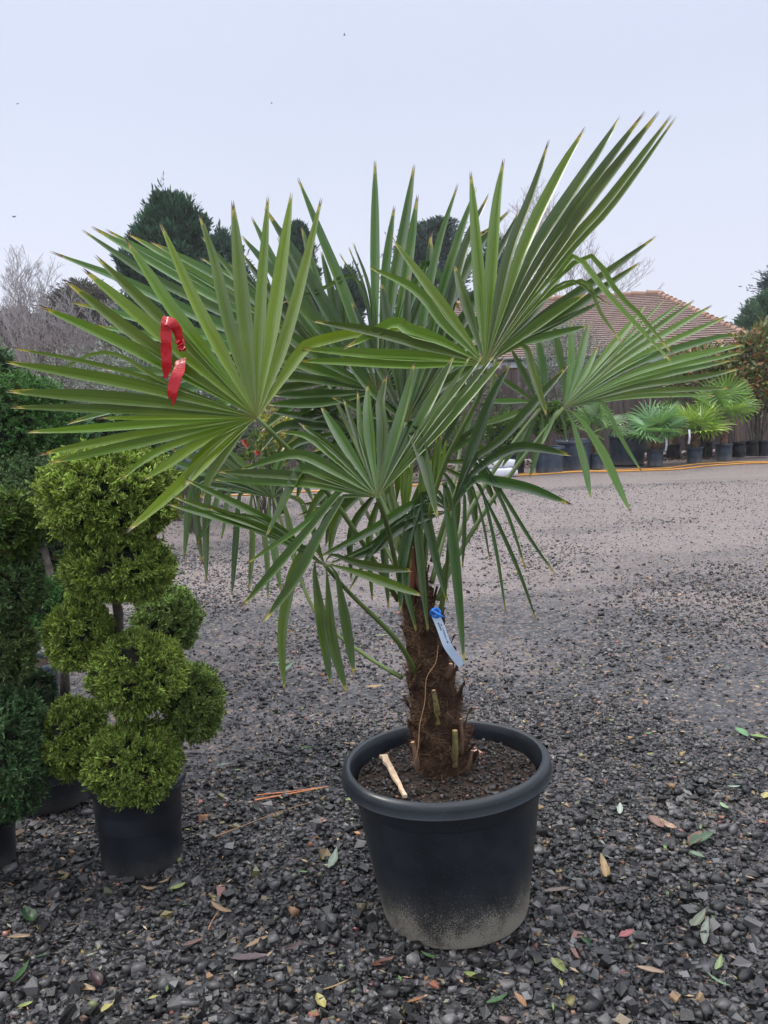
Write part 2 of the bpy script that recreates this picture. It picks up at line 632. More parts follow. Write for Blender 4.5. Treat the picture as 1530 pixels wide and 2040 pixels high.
CS = stone_cols(len(PP)) * (1 + .9 * np.clip((PP[:, 1] - 3.5) / 5, 0, 1))[:, None]
tag(stones('loose_gravel', PP, SS, CS, M_STONE), 'loose dark wet chippings strewn over the yard', kind='stuff')


# ------------------------------------------------------------------ leaf clouds
def leaf_cloud(name, C, D, L, Wd, colr, mat, parent=None, fold=.0, tipcol=None, world=True):
    """diamond shaped leaves: C bases, D unit directions, L lengths, Wd widths"""
    N = len(C)
    up = rng.normal(size=(N, 3))
    S = np.cross(D, up)
    S /= np.linalg.norm(S, axis=1)[:, None] + 1e-9
    L = L[:, None]
    Wd = Wd[:, None]
    v = np.stack([C, C + D * L * .5 + S * Wd * .5, C + D * L, C + D * L * .5 - S * Wd * .5], 1)
    f = np.arange(N * 4).reshape(N, 4)
    if tipcol is None:
        tipcol = colr
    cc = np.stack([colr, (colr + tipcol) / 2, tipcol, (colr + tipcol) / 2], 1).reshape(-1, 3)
    return mesh_obj(name, v.reshape(-1, 3), f, mat, parent, col=cc, world=world)


def unit(v):
    return v / (np.linalg.norm(v, axis=-1, keepdims=True) + 1e-9)


def sprays(C, D, n=5, L=.03, spread=.6, seed=0):
    """turn N sprig bases into N*n leaflets, a small branching fan each"""
    N = len(C)
    side = unit(np.cross(D, rng.normal(size=(N, 3))))
    CC, DD, LL, TT = [], [], [], []
    for k in range(n):
        s = (k - (n - 1) / 2) / max(1, (n - 1) / 2)
        d = unit(D + side * s * spread + rng.normal(size=(N, 3)) * .15)
        off = D * (L * .55 * (1 - abs(s))) * rng.uniform(.6, 1.2, (N, 1))
        CC.append(C + off)
        DD.append(d)
        LL.append(L * (1 - .25 * abs(s)) * rng.uniform(.7, 1.25, N))
    return np.concatenate(CC), np.concatenate(DD), np.concatenate(LL)


def conifer_ball(c, r, parent, nsprig, base, tip, L=.03, name='foliage_ball', label=None, wid=.30, up=.35, lump=.035):
    c = np.array(c, float)
    r = np.array(r, float)
    # tufts: bumps on the clipped surface, each with its own tone
    nt_ = max(24, nsprig // 14)
    ut = unit(rng.normal(size=(nt_, 3)))
    kt = rng.integers(0, nt_, nsprig)
    u = unit(ut[kt] + rng.normal(size=(nsprig, 3)) * (1.25 / math.sqrt(nt_)))
    ph_ = rng.uniform(0, 6, 3)
    lum = 1 + lump * (np.sin(u[:, 0] * 6 + ph_[0]) + np.sin(u[:, 1] * 7 + ph_[1]) + np.sin(u[:, 2] * 8 + ph_[2]))
    lum = lum + (rng.uniform(-.05, .045, nt_))[kt]
    depth = 1 - .24 * rng.uniform(0, 1, nsprig) ** 1.5
    stray = rng.uniform(0, 1, nsprig) > .965
    depth[stray] = rng.uniform(1.02, 1.12, stray.sum())
    C = c + u * r * (depth * lum)[:, None]
    D = unit(unit(u / r) * .8 + (u - ut[kt]) * 1.2 + rng.normal(size=u.shape) * .62 + np.array([0, 0, up * .5]))
    C = C - D * L * .6
    CC, DD, LL = sprays(C, D, 5, L)
    t = np.tile(rng.uniform(0, 1, nt_)[kt] * .7 + rng.uniform(0, 1, nsprig) * .3, 5)[:, None]
    jit = rng.uniform(.7, 1.3, (len(CC), 1))
    b = np.array(base) * jit
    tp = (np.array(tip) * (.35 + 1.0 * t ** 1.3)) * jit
    brown = rng.uniform(0, 1, len(CC)) > .975
    tp[brown] = np.array((.16, .08, .03))
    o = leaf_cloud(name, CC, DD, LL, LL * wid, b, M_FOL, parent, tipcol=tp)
    if label:
        o['label'] = label
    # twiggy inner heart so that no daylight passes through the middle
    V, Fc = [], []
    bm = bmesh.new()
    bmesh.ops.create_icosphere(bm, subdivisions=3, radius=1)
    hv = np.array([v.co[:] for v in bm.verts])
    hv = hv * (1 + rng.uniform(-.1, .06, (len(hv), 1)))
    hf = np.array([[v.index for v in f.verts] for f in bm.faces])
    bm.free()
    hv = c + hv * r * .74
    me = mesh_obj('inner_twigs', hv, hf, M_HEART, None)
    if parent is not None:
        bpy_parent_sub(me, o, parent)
    return o


def bpy_parent_sub(child, part, root):
    """hang a world-space mesh under a part that hangs under root"""
    M = Matrix.Translation(root.location) @ Matrix.Rotation(root.rotation_euler.z, 4, 'Z')
    child.data.transform(M.inverted())
    child.parent = part


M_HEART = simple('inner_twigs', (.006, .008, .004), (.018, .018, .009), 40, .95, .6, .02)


# ------------------------------------------------------------------ pots
def pot(parent, c, R_top, R_base, Hh, mat, lip=.02, n=64, drop=.05, name='pot', tilt=None, band=True):
    """round nursery pot, rolled rim; c = centre of the base"""
    f_ = R_top / .32
    zb = Hh - .046 * f_
    zs = zb - drop * .72
    slope_r = lambda z: R_base + (R_top - .024 * f_ - R_base) * z / zb
    pr = [(0, .012), (R_base * .93, .012), (R_base * .95, 0), (R_base, .003), (R_base + .003, .012), (slope_r(zs * .5) - .002, zs * .5), (slope_r(zs) - .006 * f_, zs - .003), (slope_r(zs), zs + .004 * f_),
          (R_top - .024 * f_, zb + .002), (R_top + .002 * f_, zb - .001), (R_top + .003 * f_, zb + .003), (R_top, zb + .008 * f_), (R_top - .001 * f_, Hh - .022 * f_), (R_top - .004 * f_, Hh - .010 * f_),
          (R_top - .010 * f_, Hh - .003 * f_), (R_top - .018 * f_, Hh), (R_top - .026 * f_, Hh - .003 * f_), (R_top - .032 * f_, Hh - .012 * f_), (R_top - .035 * f_, Hh - .03 * f_), (R_top - .040 * f_, Hh - .1 * f_), (R_base + (R_top - R_base) * .4, Hh * .5)]
    V, Fc = lathe(pr, n, (0, 0, 0), .003)
    me = mesh_obj(name, np.array(V), Fc, mat, None, smooth=True)
    me.data.set_sharp_from_angle(angle=R(32))
    me.parent = parent
    if tilt is not None:
        me.rotation_euler = tilt
    if c is not None:
        me.location = Vector(c) - parent.location
    return me


def soil_disc(parent, c, r, mat=None, name='soil', tilt=None, mound=.02):
    V, Fc = [(0, 0, mound)], []
    n, rings = 48, 9
    for j in range(1, rings + 1):
        for k in range(n):
            th = 2 * math.pi * k / n
            rr = r * j / rings
            V.append((rr * math.cos(th), rr * math.sin(th), mound * (1 - (j / rings) ** 2) + random.uniform(-.004, .005)))
    for k in range(n):
        Fc.append((0, 1 + k, 1 + (k + 1) % n))
    for j in range(rings - 1):
        for k in range(n):
            a_, b_ = 1 + j * n + k, 1 + j * n + (k + 1) % n
            Fc.append((a_, a_ + n, b_ + n, b_))
    o = mesh_obj(name, np.array(V), Fc, mat or M_SOIL, None, smooth=True)
    o.parent = parent
    o.location = Vector(c) - parent.location
    if tilt is not None:
        o.rotation_euler = tilt
    return o


# ------------------------------------------------------------------ fan leaves
def catmull(P, n):
    P = np.asarray(P, float)
    if len(P) == 2:
        t = np.linspace(0, 1, n)[:, None]
        return P[0] * (1 - t) + P[1] * t
    Q = np.concatenate([[2 * P[0] - P[1]], P, [2 * P[-1] - P[-2]]])
    seg = np.linalg.norm(np.diff(P, axis=0), axis=1)
    cum = np.concatenate([[0], np.cumsum(seg)])
    out = []
    for s in np.linspace(0, cum[-1], n):
        i = min(np.searchsorted(cum, s, side='right') - 1, len(seg) - 1)
        u = (s - cum[i]) / seg[i]
        a_, b_, c_, d_ = Q[i], Q[i + 1], Q[i + 2], Q[i + 3]
        out.append(.5 * ((2 * b_) + (c_ - a_) * u + (2 * a_ - 5 * b_ + 4 * c_ - d_) * u * u + (3 * b_ - a_ - 3 * c_ + d_) * u ** 3))
    return np.array(out)


def fan_mesh(hub, segs, N, wmax=.021, tone=(.05, .105, .018), name='leaf_fan', parent=None, ns=16, fold=.75, mat=None, tw=.35, spmin=.035):
    """hub (3,), segs: list of world polylines (without hub), ordered around the fan"""
    hub = np.array(hub, float)
    N = unit(np.array(N, float))
    dirs = [unit(np.array(s[0]) - hub) for s in segs]
    V, Fc, UV, CL = [], [], [], []
    for i, s in enumerate(segs):
        an = []
        for j in (i - 1, i + 1):
            if 0 <= j < len(segs):
                an.append(math.acos(max(-1, min(1, float(dirs[i] @ dirs[j])))))
        sp_ = min(an) if an else .12
        if len(an) == 2:
            sp_ = min(sum(an) / 2, min(an) * 1.6)
        sp_ = max(spmin, min(sp_, .17))
        P = catmull([hub] + [np.array(q) for q in s], ns)
        seg = np.linalg.norm(np.diff(P, axis=0), axis=1)
        cum = np.concatenate([[0], np.cumsum(seg)])
        Ltot = cum[-1]
        rmax = wmax * .88 * rng.uniform(.85, 1.1)
        rc = 2 * rmax / sp_  # where the leaflets come apart
        ts = min(rc / Ltot, .55)
        ws = min(rmax, .5 * sp_ * ts * Ltot)
        twist = rng.uniform(-tw, tw) * .6
        shade = rng.uniform(.55, 1.45)
        wph, wav = rng.uniform(0, 6), rng.uniform(.2, 1.6)
        burn = rng.choice([0, .02, .035, .06])
        hue = rng.uniform(-.15, .25)
        for k in range(ns):
            T = unit(P[min(k + 1, ns - 1)] - P[max(k - 1, 0)])
            q = cum[k] / Ltot
            if q < ts:
                hw = .5 * sp_ * cum[k] * 1.05 + .0006
                hw = min(hw, ws)
            else:
                z_ = (q - ts) / (1 - ts)
                hw = ws * (1 - .92 * z_ ** 3.0) * (1 - .18 * z_) + .0005
            tt = twist * max(0, (q - ts * .6)) / (1 - ts * .6)
            S = unit(np.cross(T, N))
            NN = np.cross(S, T)
            S2 = S * math.cos(tt) + NN * math.sin(tt)
            N2 = np.cross(S2, T)
            fd = fold * hw
            if k == ns - 1:   # the two-pointed tip
                hw = max(hw, wmax * .13)
            und = N2 * (.004 * math.sin(q * 9 + wph) * q) * wav
            V += [P[k] - S2 * hw + N2 * fd * .5 + und, P[k] - N2 * fd * .5 + und - (T * .035 * Ltot if k == ns - 1 else 0), P[k] + S2 * hw + N2 * fd * .5 + und]
            qq = min(q + burn * q ** 4, 1.02)
            UV += [(0.0, qq), (.5, qq), (1.0, qq)]
            cl = np.array(tone) * shade
            cl = cl * np.array([1 + hue * .9, 1 + hue * .2, 1.0])
            CL += [cl] * 3
        b = len(V) - ns * 3
        for k in range(ns - 1):
            a_ = b + 3 * k
            Fc += [(a_, a_ + 1, a_ + 4, a_ + 3), (a_ + 1, a_ + 2, a_ + 5, a_ + 4)]
    o = mesh_obj(name, np.array(V), np.array(Fc), mat or M_LEAF, parent, smooth=True, col=np.array(CL), uv=np.array(UV))
    o.data.set_sharp_from_angle(angle=R(24))
    return o


def photo_fan(hub, d, g, segs, parent, tone=(.05, .105, .018), wmax=.021, cup=0.0, ns=16, tw=.35, spmin=.035):
    """leaf blade from measured sight lines: hub pixel, depth d, depth gradient g per 100 px; a segment is
    [(px,py[,dz]), ...]"""
    hx, hy = hub

    def pt(q):
        r_ = math.hypot(q[0] - hx, q[1] - hy) / 300
        dd = d + g[0] * (q[0] - hx) / 100 + g[1] * (q[1] - hy) / 100 + cup * r_ * r_ + (q[2] if len(q) > 2 else 0)
        return W(q[0], q[1], dd)
    h = W(hx, hy, d)
    a_, b_ = pt((hx + 60, hy)) - h, pt((hx, hy - 60)) - h
    N = unit(np.cross(a_, b_))
    if N[1] > 0:
        N = -N
    S = []
    for s in segs:
        if isinstance(s, tuple):
            s = [s]
        s = list(s)
        if len(s) == 1:  # a slight natural curve
            q = s[0]
            mx, my = (hx + q[0]) / 2, (hy + q[1]) / 2
            nx_, ny_ = -(q[1] - hy), q[0] - hx
            k = random.uniform(-.02, .02)
            s = [(mx + nx_ * k, my + ny_ * k), q]
        S.append([pt(q) for q in s])
    return fan_mesh(h, S, N, wmax, tone, 'leaf_fan', parent, ns=ns, tw=tw, spmin=spmin), h


def petiole(leaf, root, pts, r0=.0085, r1=.0055, mat=None):
    mb = MB()
    P = catmull(pts, 14)
    mb.tube(P, np.linspace(r0, r1, 14), 7)
    o = mb.build('petiole', mat or M_PETIOLE, None, smooth=True)
    bpy_parent_sub(o, leaf, root)
    return o


# ================================================================== THE PALM
base_c = G(908, 1805)
base_c[2] = 0
D0 = base_c[1]
palm = empty('potted_palm', tuple(base_c))
tag(palm, 'large fan palm with a hairy brown trunk in a big splashed black pot', 'potted palm')
RT, RB, PH = .320, .224, .492
TILT = (R(0), R(-2.5), 0)
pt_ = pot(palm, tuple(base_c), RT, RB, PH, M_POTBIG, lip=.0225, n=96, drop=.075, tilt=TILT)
TM = Matrix.Translation(Vector(base_c)) @ Matrix.Rotation(TILT[1], 4, 'Y')
soil_z = PH - .055
soil = soil_disc(palm, tuple(TM @ Vector((0, 0, soil_z))), RT - .047, tilt=TILT, mound=.022)
# crumbs on the soil
n_ = 2600
rr = np.sqrt(rng.uniform(0, 1, n_)) * (RT - .06)
th = rng.uniform(0, 6.283, n_)
cr = np.stack([rr * np.cos(th), rr * np.sin(th), soil_z + .022 * (1 - (rr / RT) ** 2)], 1)
cr = np.array([TM @ Vector(q) for q in cr])
kk = rng.uniform(0, 1, n_)
cc = np.stack([rng.uniform(.012, .05, n_)] * 3, 1) * np.array([1, .8, .68])
cc[kk > .95] = (.22, .11, .08)
cc[(kk > .9) & (kk < .93)] = (.07, .07, .08)
ob = stones('soil_crumb', cr, np.clip(rng.lognormal(math.log(.0042), .45, n_), .002, .015), cc, M_STONE, None)
ob.data.transform((Matrix.Translation(Vector(base_c))).inverted())
ob.data.transform(Matrix.Translation(-Vector(soil.location)))
ob.data.transform(Matrix.Rotation(TILT[1], 4, 'Y').inverted())
ob.parent = soil
tag(ob, kind='stuff')

# trunk: fibrous sheath, leaning left
TD = W(880, 1525, D0)[1]
trunk_px = [(884, 1545, 57), (878, 1500, 56), (872, 1440, 52), (862, 1370, 46), (852, 1300, 42), (838, 1240, 36), (828, 1180, 29), (824, 1120, 20), (826, 1070, 12), (828, 1035, 6)]
tp_ = [W(x, y, D0 + .01) for x, y, r in trunk_px]
tr_ = [r * D0 / F for x, y, r in trunk_px]
tpc = catmull(tp_, 40)
trc = np.interp(np.linspace(0, 1, 40), np.linspace(0, 1, len(tr_)), tr_)
V, Fc = [], []
nn = 40
for i in range(40):
    for k in range(nn):
        th_ = 2 * math.pi * k / nn
        s = 1 + .05 * math.sin(3 * th_ + i * .5) + .05 * math.sin(7 * th_ - i * .9) + random.uniform(-.03, .03)
        V.append(tpc[i] + np.array([math.cos(th_), math.sin(th_), 0]) * trc[i] * s)
for i in range(39):
    for k in range(nn):
        k2 = (k + 1) % nn
        Fc.append((i * nn + k, i * nn + k2, (i + 1) * nn + k2, (i + 1) * nn + k))
mt, n, l, p = new_mat('palm_trunk')
tc = n.new('ShaderNodeTexCoord')
t = noise(n, l, 14, 8, .7, tc.outputs['Object'])
c_ = cramp(n, l, t.outputs['Fac'], [(.3, (.018, .010, .008)), (.5, (.06, .034, .022)), (.7, (.12, .07, .042))])
l.new(c_.outputs[0], p.inputs['Base Color'])
p.inputs['Roughness'].default_value = .95
p.inputs['Specular IOR Level'].default_value = .1
bump(n, l, p, t.outputs['Fac'], 1, .02)
M_TRUNK = mt
for k_ in range(64):   # ragged overlapping old leaf bases
    q_ = k_ / 64 * .86 + .02
    i_ = int(q_ * 39)
    a0 = k_ * 2.4
    ctr, rd = tpc[i_], trc[i_]
    hgt_ = random.uniform(.05, .10)
    bb = len(V)
    hwid = random.uniform(.35, .6)
    for r_i in range(5):
        for c_i in range(5):
            aa = a0 + (c_i / 4 - .5) * 2 * hwid * (1 - .75 * (r_i / 4) ** 1.5)
            o2 = np.array([math.cos(aa), math.sin(aa), 0])
            rr2 = rd * (1.0 + .02 + .30 * (r_i / 4) ** 1.6 * random.uniform(.7, 1.3)) + random.uniform(-.002, .002)
            V.append(ctr + o2 * rr2 + np.array([0, 0, hgt_ * r_i / 4 * random.uniform(.92, 1.08)]))
    for r_i in range(4):
        for c_i in range(4):
            a1 = bb + r_i * 5 + c_i
            Fc.append((a1, a1 + 1, a1 + 6, a1 + 5))
trunk = mesh_obj('trunk', np.array(V), Fc, M_TRUNK, palm, smooth=False)

# fibres
n_ = 10500
q = rng.uniform(0, .93, n_)
ii = q * 39
i0 = np.clip(ii.astype(int), 0, 38)
fr = (ii - i0)[:, None]
C = tpc[i0] * (1 - fr) + tpc[i0 + 1] * fr
rad = trc[i0]
th = rng.uniform(0, 6.283, n_)
out = np.stack([np.cos(th), np.sin(th), np.zeros(n_)], 1)
C = C + out * (rad * rng.uniform(.93, 1.03, n_))[:, None]
tang = np.stack([-np.sin(th), np.cos(th), np.zeros(n_)], 1)
D = unit(out * rng.uniform(.05, 1, (n_, 1)) ** 2 * 1.3 + tang * rng.uniform(-1.2, 1.2, (n_, 1)) + np.array([0, 0, 1]) * rng.uniform(-.5, 1.1, (n_, 1)))
L = rng.uniform(.015, .055, n_)
Vs, Fs, CLs = [], [], []
side = unit(np.cross(D, out))
wd = (.00065 * rng.uniform(.5, 1.3, n_))[:, None]
curl = tang * rng.uniform(-.5, .5, (n_, 1)) + np.array([0, 0, -1]) * rng.uniform(-.2, .5, (n_, 1)) - out * .25
ks = [0, .35, .7, 1]
lay = []
for k in ks:
    pp_ = C + D * L[:, None] * k + curl * L[:, None] * k * k * .6
    lay += [pp_ - side * wd * (1.05 - k), pp_ + side * wd * (1.05 - k)]
VV = np.stack(lay, 1).reshape(-1, 3)
b = (np.arange(n_) * 8)[:, None]
FF = np.concatenate([np.stack([b[:, 0] + 2 * j, b[:, 0] + 2 * j + 1, b[:, 0] + 2 * j + 3, b[:, 0] + 2 * j + 2], 1) for j in range(3)])
fc = np.stack([rng.uniform(.05, .28, n_)] * 3, 1) * np.array([1, .62, .36])
low = np.clip((q - .02) / .3, 0, 1)
pale = rng.uniform(0, 1, n_) > .72
fc[pale] *= 1.9
ob = mesh_obj('fibre', VV, FF, M_FOL, None, col=np.repeat(fc, 8, 0))
bpy_parent_sub(ob, trunk, palm)
tag(ob, kind='stuff')

# cut leaf stubs on the trunk
M_STUB = simple('cut_stub', (.06, .045, .018), (.21, .17, .05), 60, .6, .2)
M_STUBBR = simple('dry_stub', (.10, .055, .03), (.20, .12, .07), 30, .9, .4)


M_CUT = simple('fresh_cut', (.42, .24, .12), (.60, .40, .22), 60, .8, .3)


def stub(px0, px1, r0, r1, dz, mat, label=None):
    a_, b_ = W(*px0, D0 + dz), W(*px1, D0 + dz - .02)
    mb = MB()
    mb.tube(catmull([a_, (a_ + b_) / 2 + np.array([0.002, -.006, 0]), b_], 6), np.linspace(r0, r1, 6), 8)
    o = mb.build('leaf_stub', mat, None, smooth=False)
    o.data.materials.append(M_CUT)
    o.data.polygons[len(o.data.polygons) - 1].material_index = 1
    bpy_parent_sub(o, trunk, palm)
    if label:
        o['label'] = label
    return o


stub((905, 1525), (906, 1455), .011, .008, -.075, M_STUB, 'yellow green cut leaf stub at the foot of the trunk')
stub((872, 1440), (864, 1375), .010, .006, -.07, M_STUB, 'green cut leaf stub halfway up the trunk')
stub((832, 1530), (822, 1478), .009, .006, -.06, M_STUBBR)
stub((918, 1500), (918, 1432), .010, .004, -.04, M_STUBBR)
stub((893, 1345), (898, 1322), .008, .006, -.05, M_STUBBR)
stub((932, 1530), (940, 1495), .007, .003, -.06, M_STUBBR)
stub((818, 1340), (806, 1300), .006, .002, -.02, M_STUBBR)
stub((800, 1180), (775, 1075), .008, .002, .0, M_STUBBR)
stub((818, 1180), (822, 1090), .012, .003, -.03, simple('rusty_sheath', (.16, .04, .02), (.26, .09, .05), 20, .8, .3))
stub((836, 1180), (815, 1095), .008, .002, -.03, M_STUBBR)
# thin wandering root thread
mb = MB()
mb.tube(catmull([W(873, 1285, D0 - .11), W(868, 1320, D0 - .115), W(850, 1350, D0 - .12), W(846, 1400, D0 - .125), W(836, 1445, D0 - .13), W(833, 1490, D0 - .135), W(824, 1525, D0 - .12)], 30), .0011, 5)
ob = mb.build('root_thread', M_CANE, None)
bpy_parent_sub(ob, trunk, palm)

# --- leaves
T0 = (.098, .172, .008)
TB = (.040, .098, .012)
TP = (.10, .17, .080)


def leaf(hub, d, g, segs, pet, tone=T0, wmax=.021, cup=0.0, label=None, tw=.35, spmin=.035, r0=.008, r1=.006):
    o, h = photo_fan(hub, d, g, segs, palm, tone, wmax, cup, tw=tw, spmin=spmin)
    if label:
        o['label'] = label
    P = [h]
    m_ = len(pet)
    for i, (x, y) in enumerate(pet):
        P.append(W(x, y, d + (D0 - .02 - d) * (i + 1) / m_))
    petiole(o, palm, P[::-1], r0, r1)
    return o


# A: big left fan
A = [[(600, 700), (640, 680), (713, 664), (845, 650)],
     [(578, 640), (641, 394)], [(545, 628), (581, 383)], [(518, 620), (534, 390)], [(487, 640), (463, 397)], [(454, 640), (427, 520), (396, 424)],
     [(408, 640), (318, 444)], [(360, 640), (246, 471)], [(345, 660), (188, 508)], [(320, 668), (162, 533)], [(300, 690), (128, 558)],
     [(300, 712), (75, 608)], [(330, 762), (245, 712), (199, 702), (160, 714), (92, 751)], [(290, 752), (20, 691)],
     [(280, 770), (9, 721)], [(290, 800), (8, 779)], [(290, 818), (17, 811)], [(300, 832), (190, 833)], [(300, 846), (50, 861)], [(300, 862), (72, 907)],
     [(330, 872), (93, 923)], [(350, 884), (290, 915), (238, 958)], [(400, 880), (335, 925), (285, 958)],
     [(440, 890), (360, 965), (250, 1062)], [(470, 853), (399, 910), (366, 972)], [(490, 850), (430, 928), (408, 976), (399, 996)]]
leaf((512, 832), 2.36, (.035, -.045), A, [(604, 925), (667, 1000), (738, 1106), (793, 1196)], T0, .0210, label='big left leaf fan carrying the red ribbon')

# C: big upper right fan
Cc = [[(1010, 700), (1045, 690), (1065, 750), (1090, 830)],
      [(1080, 640), (1167, 586)],
      [(1080, 600), (1150, 563), (1172, 563), (1195, 620), (1243, 688)],
      [(1075, 600), (1137, 561), (1180, 585), (1215, 607)],
      [(1080, 590), (1150, 520), (1185, 515), (1232, 586), (1277, 630), (1344, 712)],
      [(1070, 585), (1125, 535), (1150, 512, -.02), (1215, 590, -.05), (1342, 727, -.08)],
      [(1130, 510), (1220, 410), (1349, 230)], [(1110, 515), (1210, 400), (1340, 227)],
      [(1080, 540), (1190, 380), (1315, 220)], [(1065, 530), (1175, 370), (1287, 221)],
      [(1050, 525), (1140, 380), (1237, 232)], [(1040, 500), (1110, 350), (1168, 253)], [(1010, 520), (1060, 380), (1096, 277)],
      [(980, 520), (990, 400), (1004, 313)], [(955, 560), (945, 430), (937, 339)],
      [(940, 640), (904, 525)],
      [(905, 640), (782, 476)], [(890, 650), (830, 580), (734, 530)],
      [(880, 680), (820, 660), (786, 641), (735, 668), (683, 697)],
      [(870, 695), (740, 660), (621, 639)], [(860, 712), (720, 704), (590, 695)], [(850, 726), (720, 722), (587, 719)]]
leaf((966, 726), 2.34, (-.03, -.035), Cc, [(961, 776), (893, 907), (862, 1000), (845, 1090), (838, 1180)], (.074, .138, .009), .0178, label='tallest leaf fan reaching up to the right', tw=.25)

# B: front centre fan
B = [[(812, 870), (822, 853), (845, 920), (873, 1037)],
     [(900, 830), (1007, 709)], [(885, 830), (989, 700)], [(868, 830), (964, 705)], [(850, 840), (938, 709)], [(830, 850), (904, 709)],
     [(790, 860), (826, 722)], [(762, 860), (758, 800), (770, 743)], [(738, 880), (731, 765)], [(722, 880), (712, 777)], [(715, 880), (684, 793)],
     [(690, 890), (639, 809)], [(668, 900), (594, 840)], [(660, 905), (608, 868), (557, 861)],
     [(680, 945), (625, 915), (585, 905), (530, 918), (472, 940)],
     [(680, 962), (625, 938), (600, 935), (565, 1000), (529, 1072)],
     [(600, 950), (432, 941)], [(600, 965), (420, 956)],
     [(690, 976), (679, 972), (600, 1050), (483, 1128)], [(700, 982), (684, 975), (590, 1085), (476, 1215)], [(705, 988), (688, 985), (640, 1060), (590, 1150), (522, 1243)]]
leaf((752, 990), 2.16, (-.03, -.05), B, [(773, 1055), (789, 1125), (808, 1190)], (.046, .098, .009), .0170, label='lowest front leaf fan facing the camera')

# D: right fan, paler
Dd = [[(1122, 760), (1112, 700), (1102, 636)], [(1135, 740), (1137, 638)], [(1148, 740), (1173, 643)], [(1160, 750), (1192, 690)],
      [(1210, 700), (1288, 606)], [(1220, 705), (1323, 598)], [(1230, 700), (1363, 598)], [(1240, 705), (1385, 597)], [(1250, 710), (1421, 607)],
      [(1260, 718), (1450, 629)], [(1265, 725), (1420, 675), (1482, 668)], [(1270, 740), (1420, 700), (1484, 686)], [(1270, 750), (1480, 702)], [(1270, 760), (1465, 716)],
      [(1270, 770), (1400, 750), (1474, 735)], [(1270, 782), (1459, 773)], [(1270, 790), (1430, 787)],
      [(1170, 803), (1200, 804), (1230, 860), (1279, 942)], [(1135, 818), (1160, 840), (1210, 925), (1257, 1023)], [(1131, 822), (1143, 850), (1158, 910), (1179, 994)],
      [(1116, 822), (1124, 850), (1130, 880)],
      [(1108, 820), (1096, 845), (1078, 887)]]
leaf((1122, 813), 2.86, (.06, -.05), Dd, [(1052, 900), (985, 990), (905, 1120), (872, 1195)], (.11, .20, .060), .0195, label='pale right hand leaf fan with drooping lower leaflets', tw=.2)
Dl = [[(1060, 780), (1017, 692)], [(1050, 790), (985, 745)], [(1075, 770), (1048, 690)], [(1050, 800), (960, 800)], [(1085, 765), (1068, 660)]]
# G: dark edge-on fan, drooping right and left
Gg = [[(838, 998), (750, 1050), (633, 1111)], [(810, 1027), (740, 1085), (653, 1125)], [(815, 1030), (755, 1078), (694, 1178)], [(800, 1050), (745, 1095), (684, 1118)],
      [(850, 1000), (822, 1030), (800, 1130), (798, 1222)], [(858, 990), (826, 1020), (808, 1150), (830, 1261)],
      [(862, 985), (833, 1000), (838, 1120), (853, 1259)], [(868, 975), (845, 990), (865, 1100), (893, 1203)], [(885, 960), (893, 1000), (910, 1150), (925, 1325)],
      [(927, 930), (974, 802), (1019, 720)], [(940, 920), (1000, 872), (1135, 723)],
      [(935, 950), (1000, 902), (1052, 890), (1142, 908)],
      [(945, 955), (991, 960), (1060, 975), (1143, 1007)],
      [(938, 930), (955, 913), (1005, 991), (1060, 1080), (1110, 1150)], [(935, 935), (950, 912), (1000, 1000), (1030, 1080), (1049, 1142)],
      [(930, 958), (944, 955), (985, 1030), (1030, 1130), (1071, 1242)], [(925, 965), (955, 965), (985, 1080), (1008, 1223)],
      [(922, 968), (940, 972), (962, 1040), (977, 1123)], [(915, 975), (925, 985), (925, 1050), (921, 1134)]]
leaf((898, 1018), 2.52, (0, -.02), Gg, [(893, 1100), (885, 1180), (874, 1230)], (.038, .090, .018), .0165, label='dark drooping leaf fan seen edge on', tw=.4)

# E: low left fan
E = [[(660, 1105), (700, 1118), (750, 1130), (823, 1137)], [(670, 1128), (741, 1150), (843, 1187)],
     [(655, 1130), (669, 1140), (688, 1240), (706, 1347)], [(650, 1132), (655, 1200), (660, 1270), (690, 1381)], [(640, 1125), (626, 1128), (640, 1240), (659, 1366)],
     [(620, 1085), (588, 1130), (562, 1255), (567, 1378)],
     [(560, 1078), (408, 1008)], [(550, 1065), (330, 1002)], [(545, 1060), (342, 988)], [(540, 1045), (448, 1020)], [(540, 1040), (367, 954)],
     [(625, 1060), (622, 1030), (628, 1010)]]
leaf((647, 1126), 2.24, (.02, -.02), E, [(700, 1185), (790, 1275), (832, 1345)], (.058, .112, .014), .0160, label='low left leaf fan with leaflets hanging straight down', r0=.0085, r1=.005, spmin=.085)

# F: centre back fan
Ff = [[(660, 800), (532, 806)], [(650, 785), (543, 788)], [(650, 760), (559, 752)], [(640, 740), (520, 700)], [(650, 720), (540, 640)],
      [(627, 640), (479, 468)], [(666, 640), (600, 530), (526, 411)], [(692, 600), (640, 470), (592, 353)],
      [(735, 620), (715, 563), (690, 550), (640, 577), (551, 608)], [(728, 600), (675, 502)], [(732, 600), (694, 490)], [(738, 590), (703, 481)],
      [(747, 600), (747, 318)], [(765, 600), (770, 520), (786, 410)], [(785, 560), (805, 450), (826, 325)], [(800, 600), (832, 387)],
      [(815, 600), (840, 545), (850, 523), (880, 560), (918, 622)], [(840, 600), (860, 460)], [(860, 620), (905, 500)],
      [(870, 640), (960, 480), (1019, 416)], [(880, 660), (902, 517), (940, 480), (976, 455)], [(880, 680), (1000, 540)], [(880, 710), (980, 610)], [(880, 740), (990, 670)],
      [(850, 765), (930, 735)]]
leaf((752, 780), 2.82, (.02, -.05), Ff, [(765, 880), (775, 1000), (800, 1100)], TB, .0225, label='central back leaf fan with the longest upright leaflets', tw=.25)
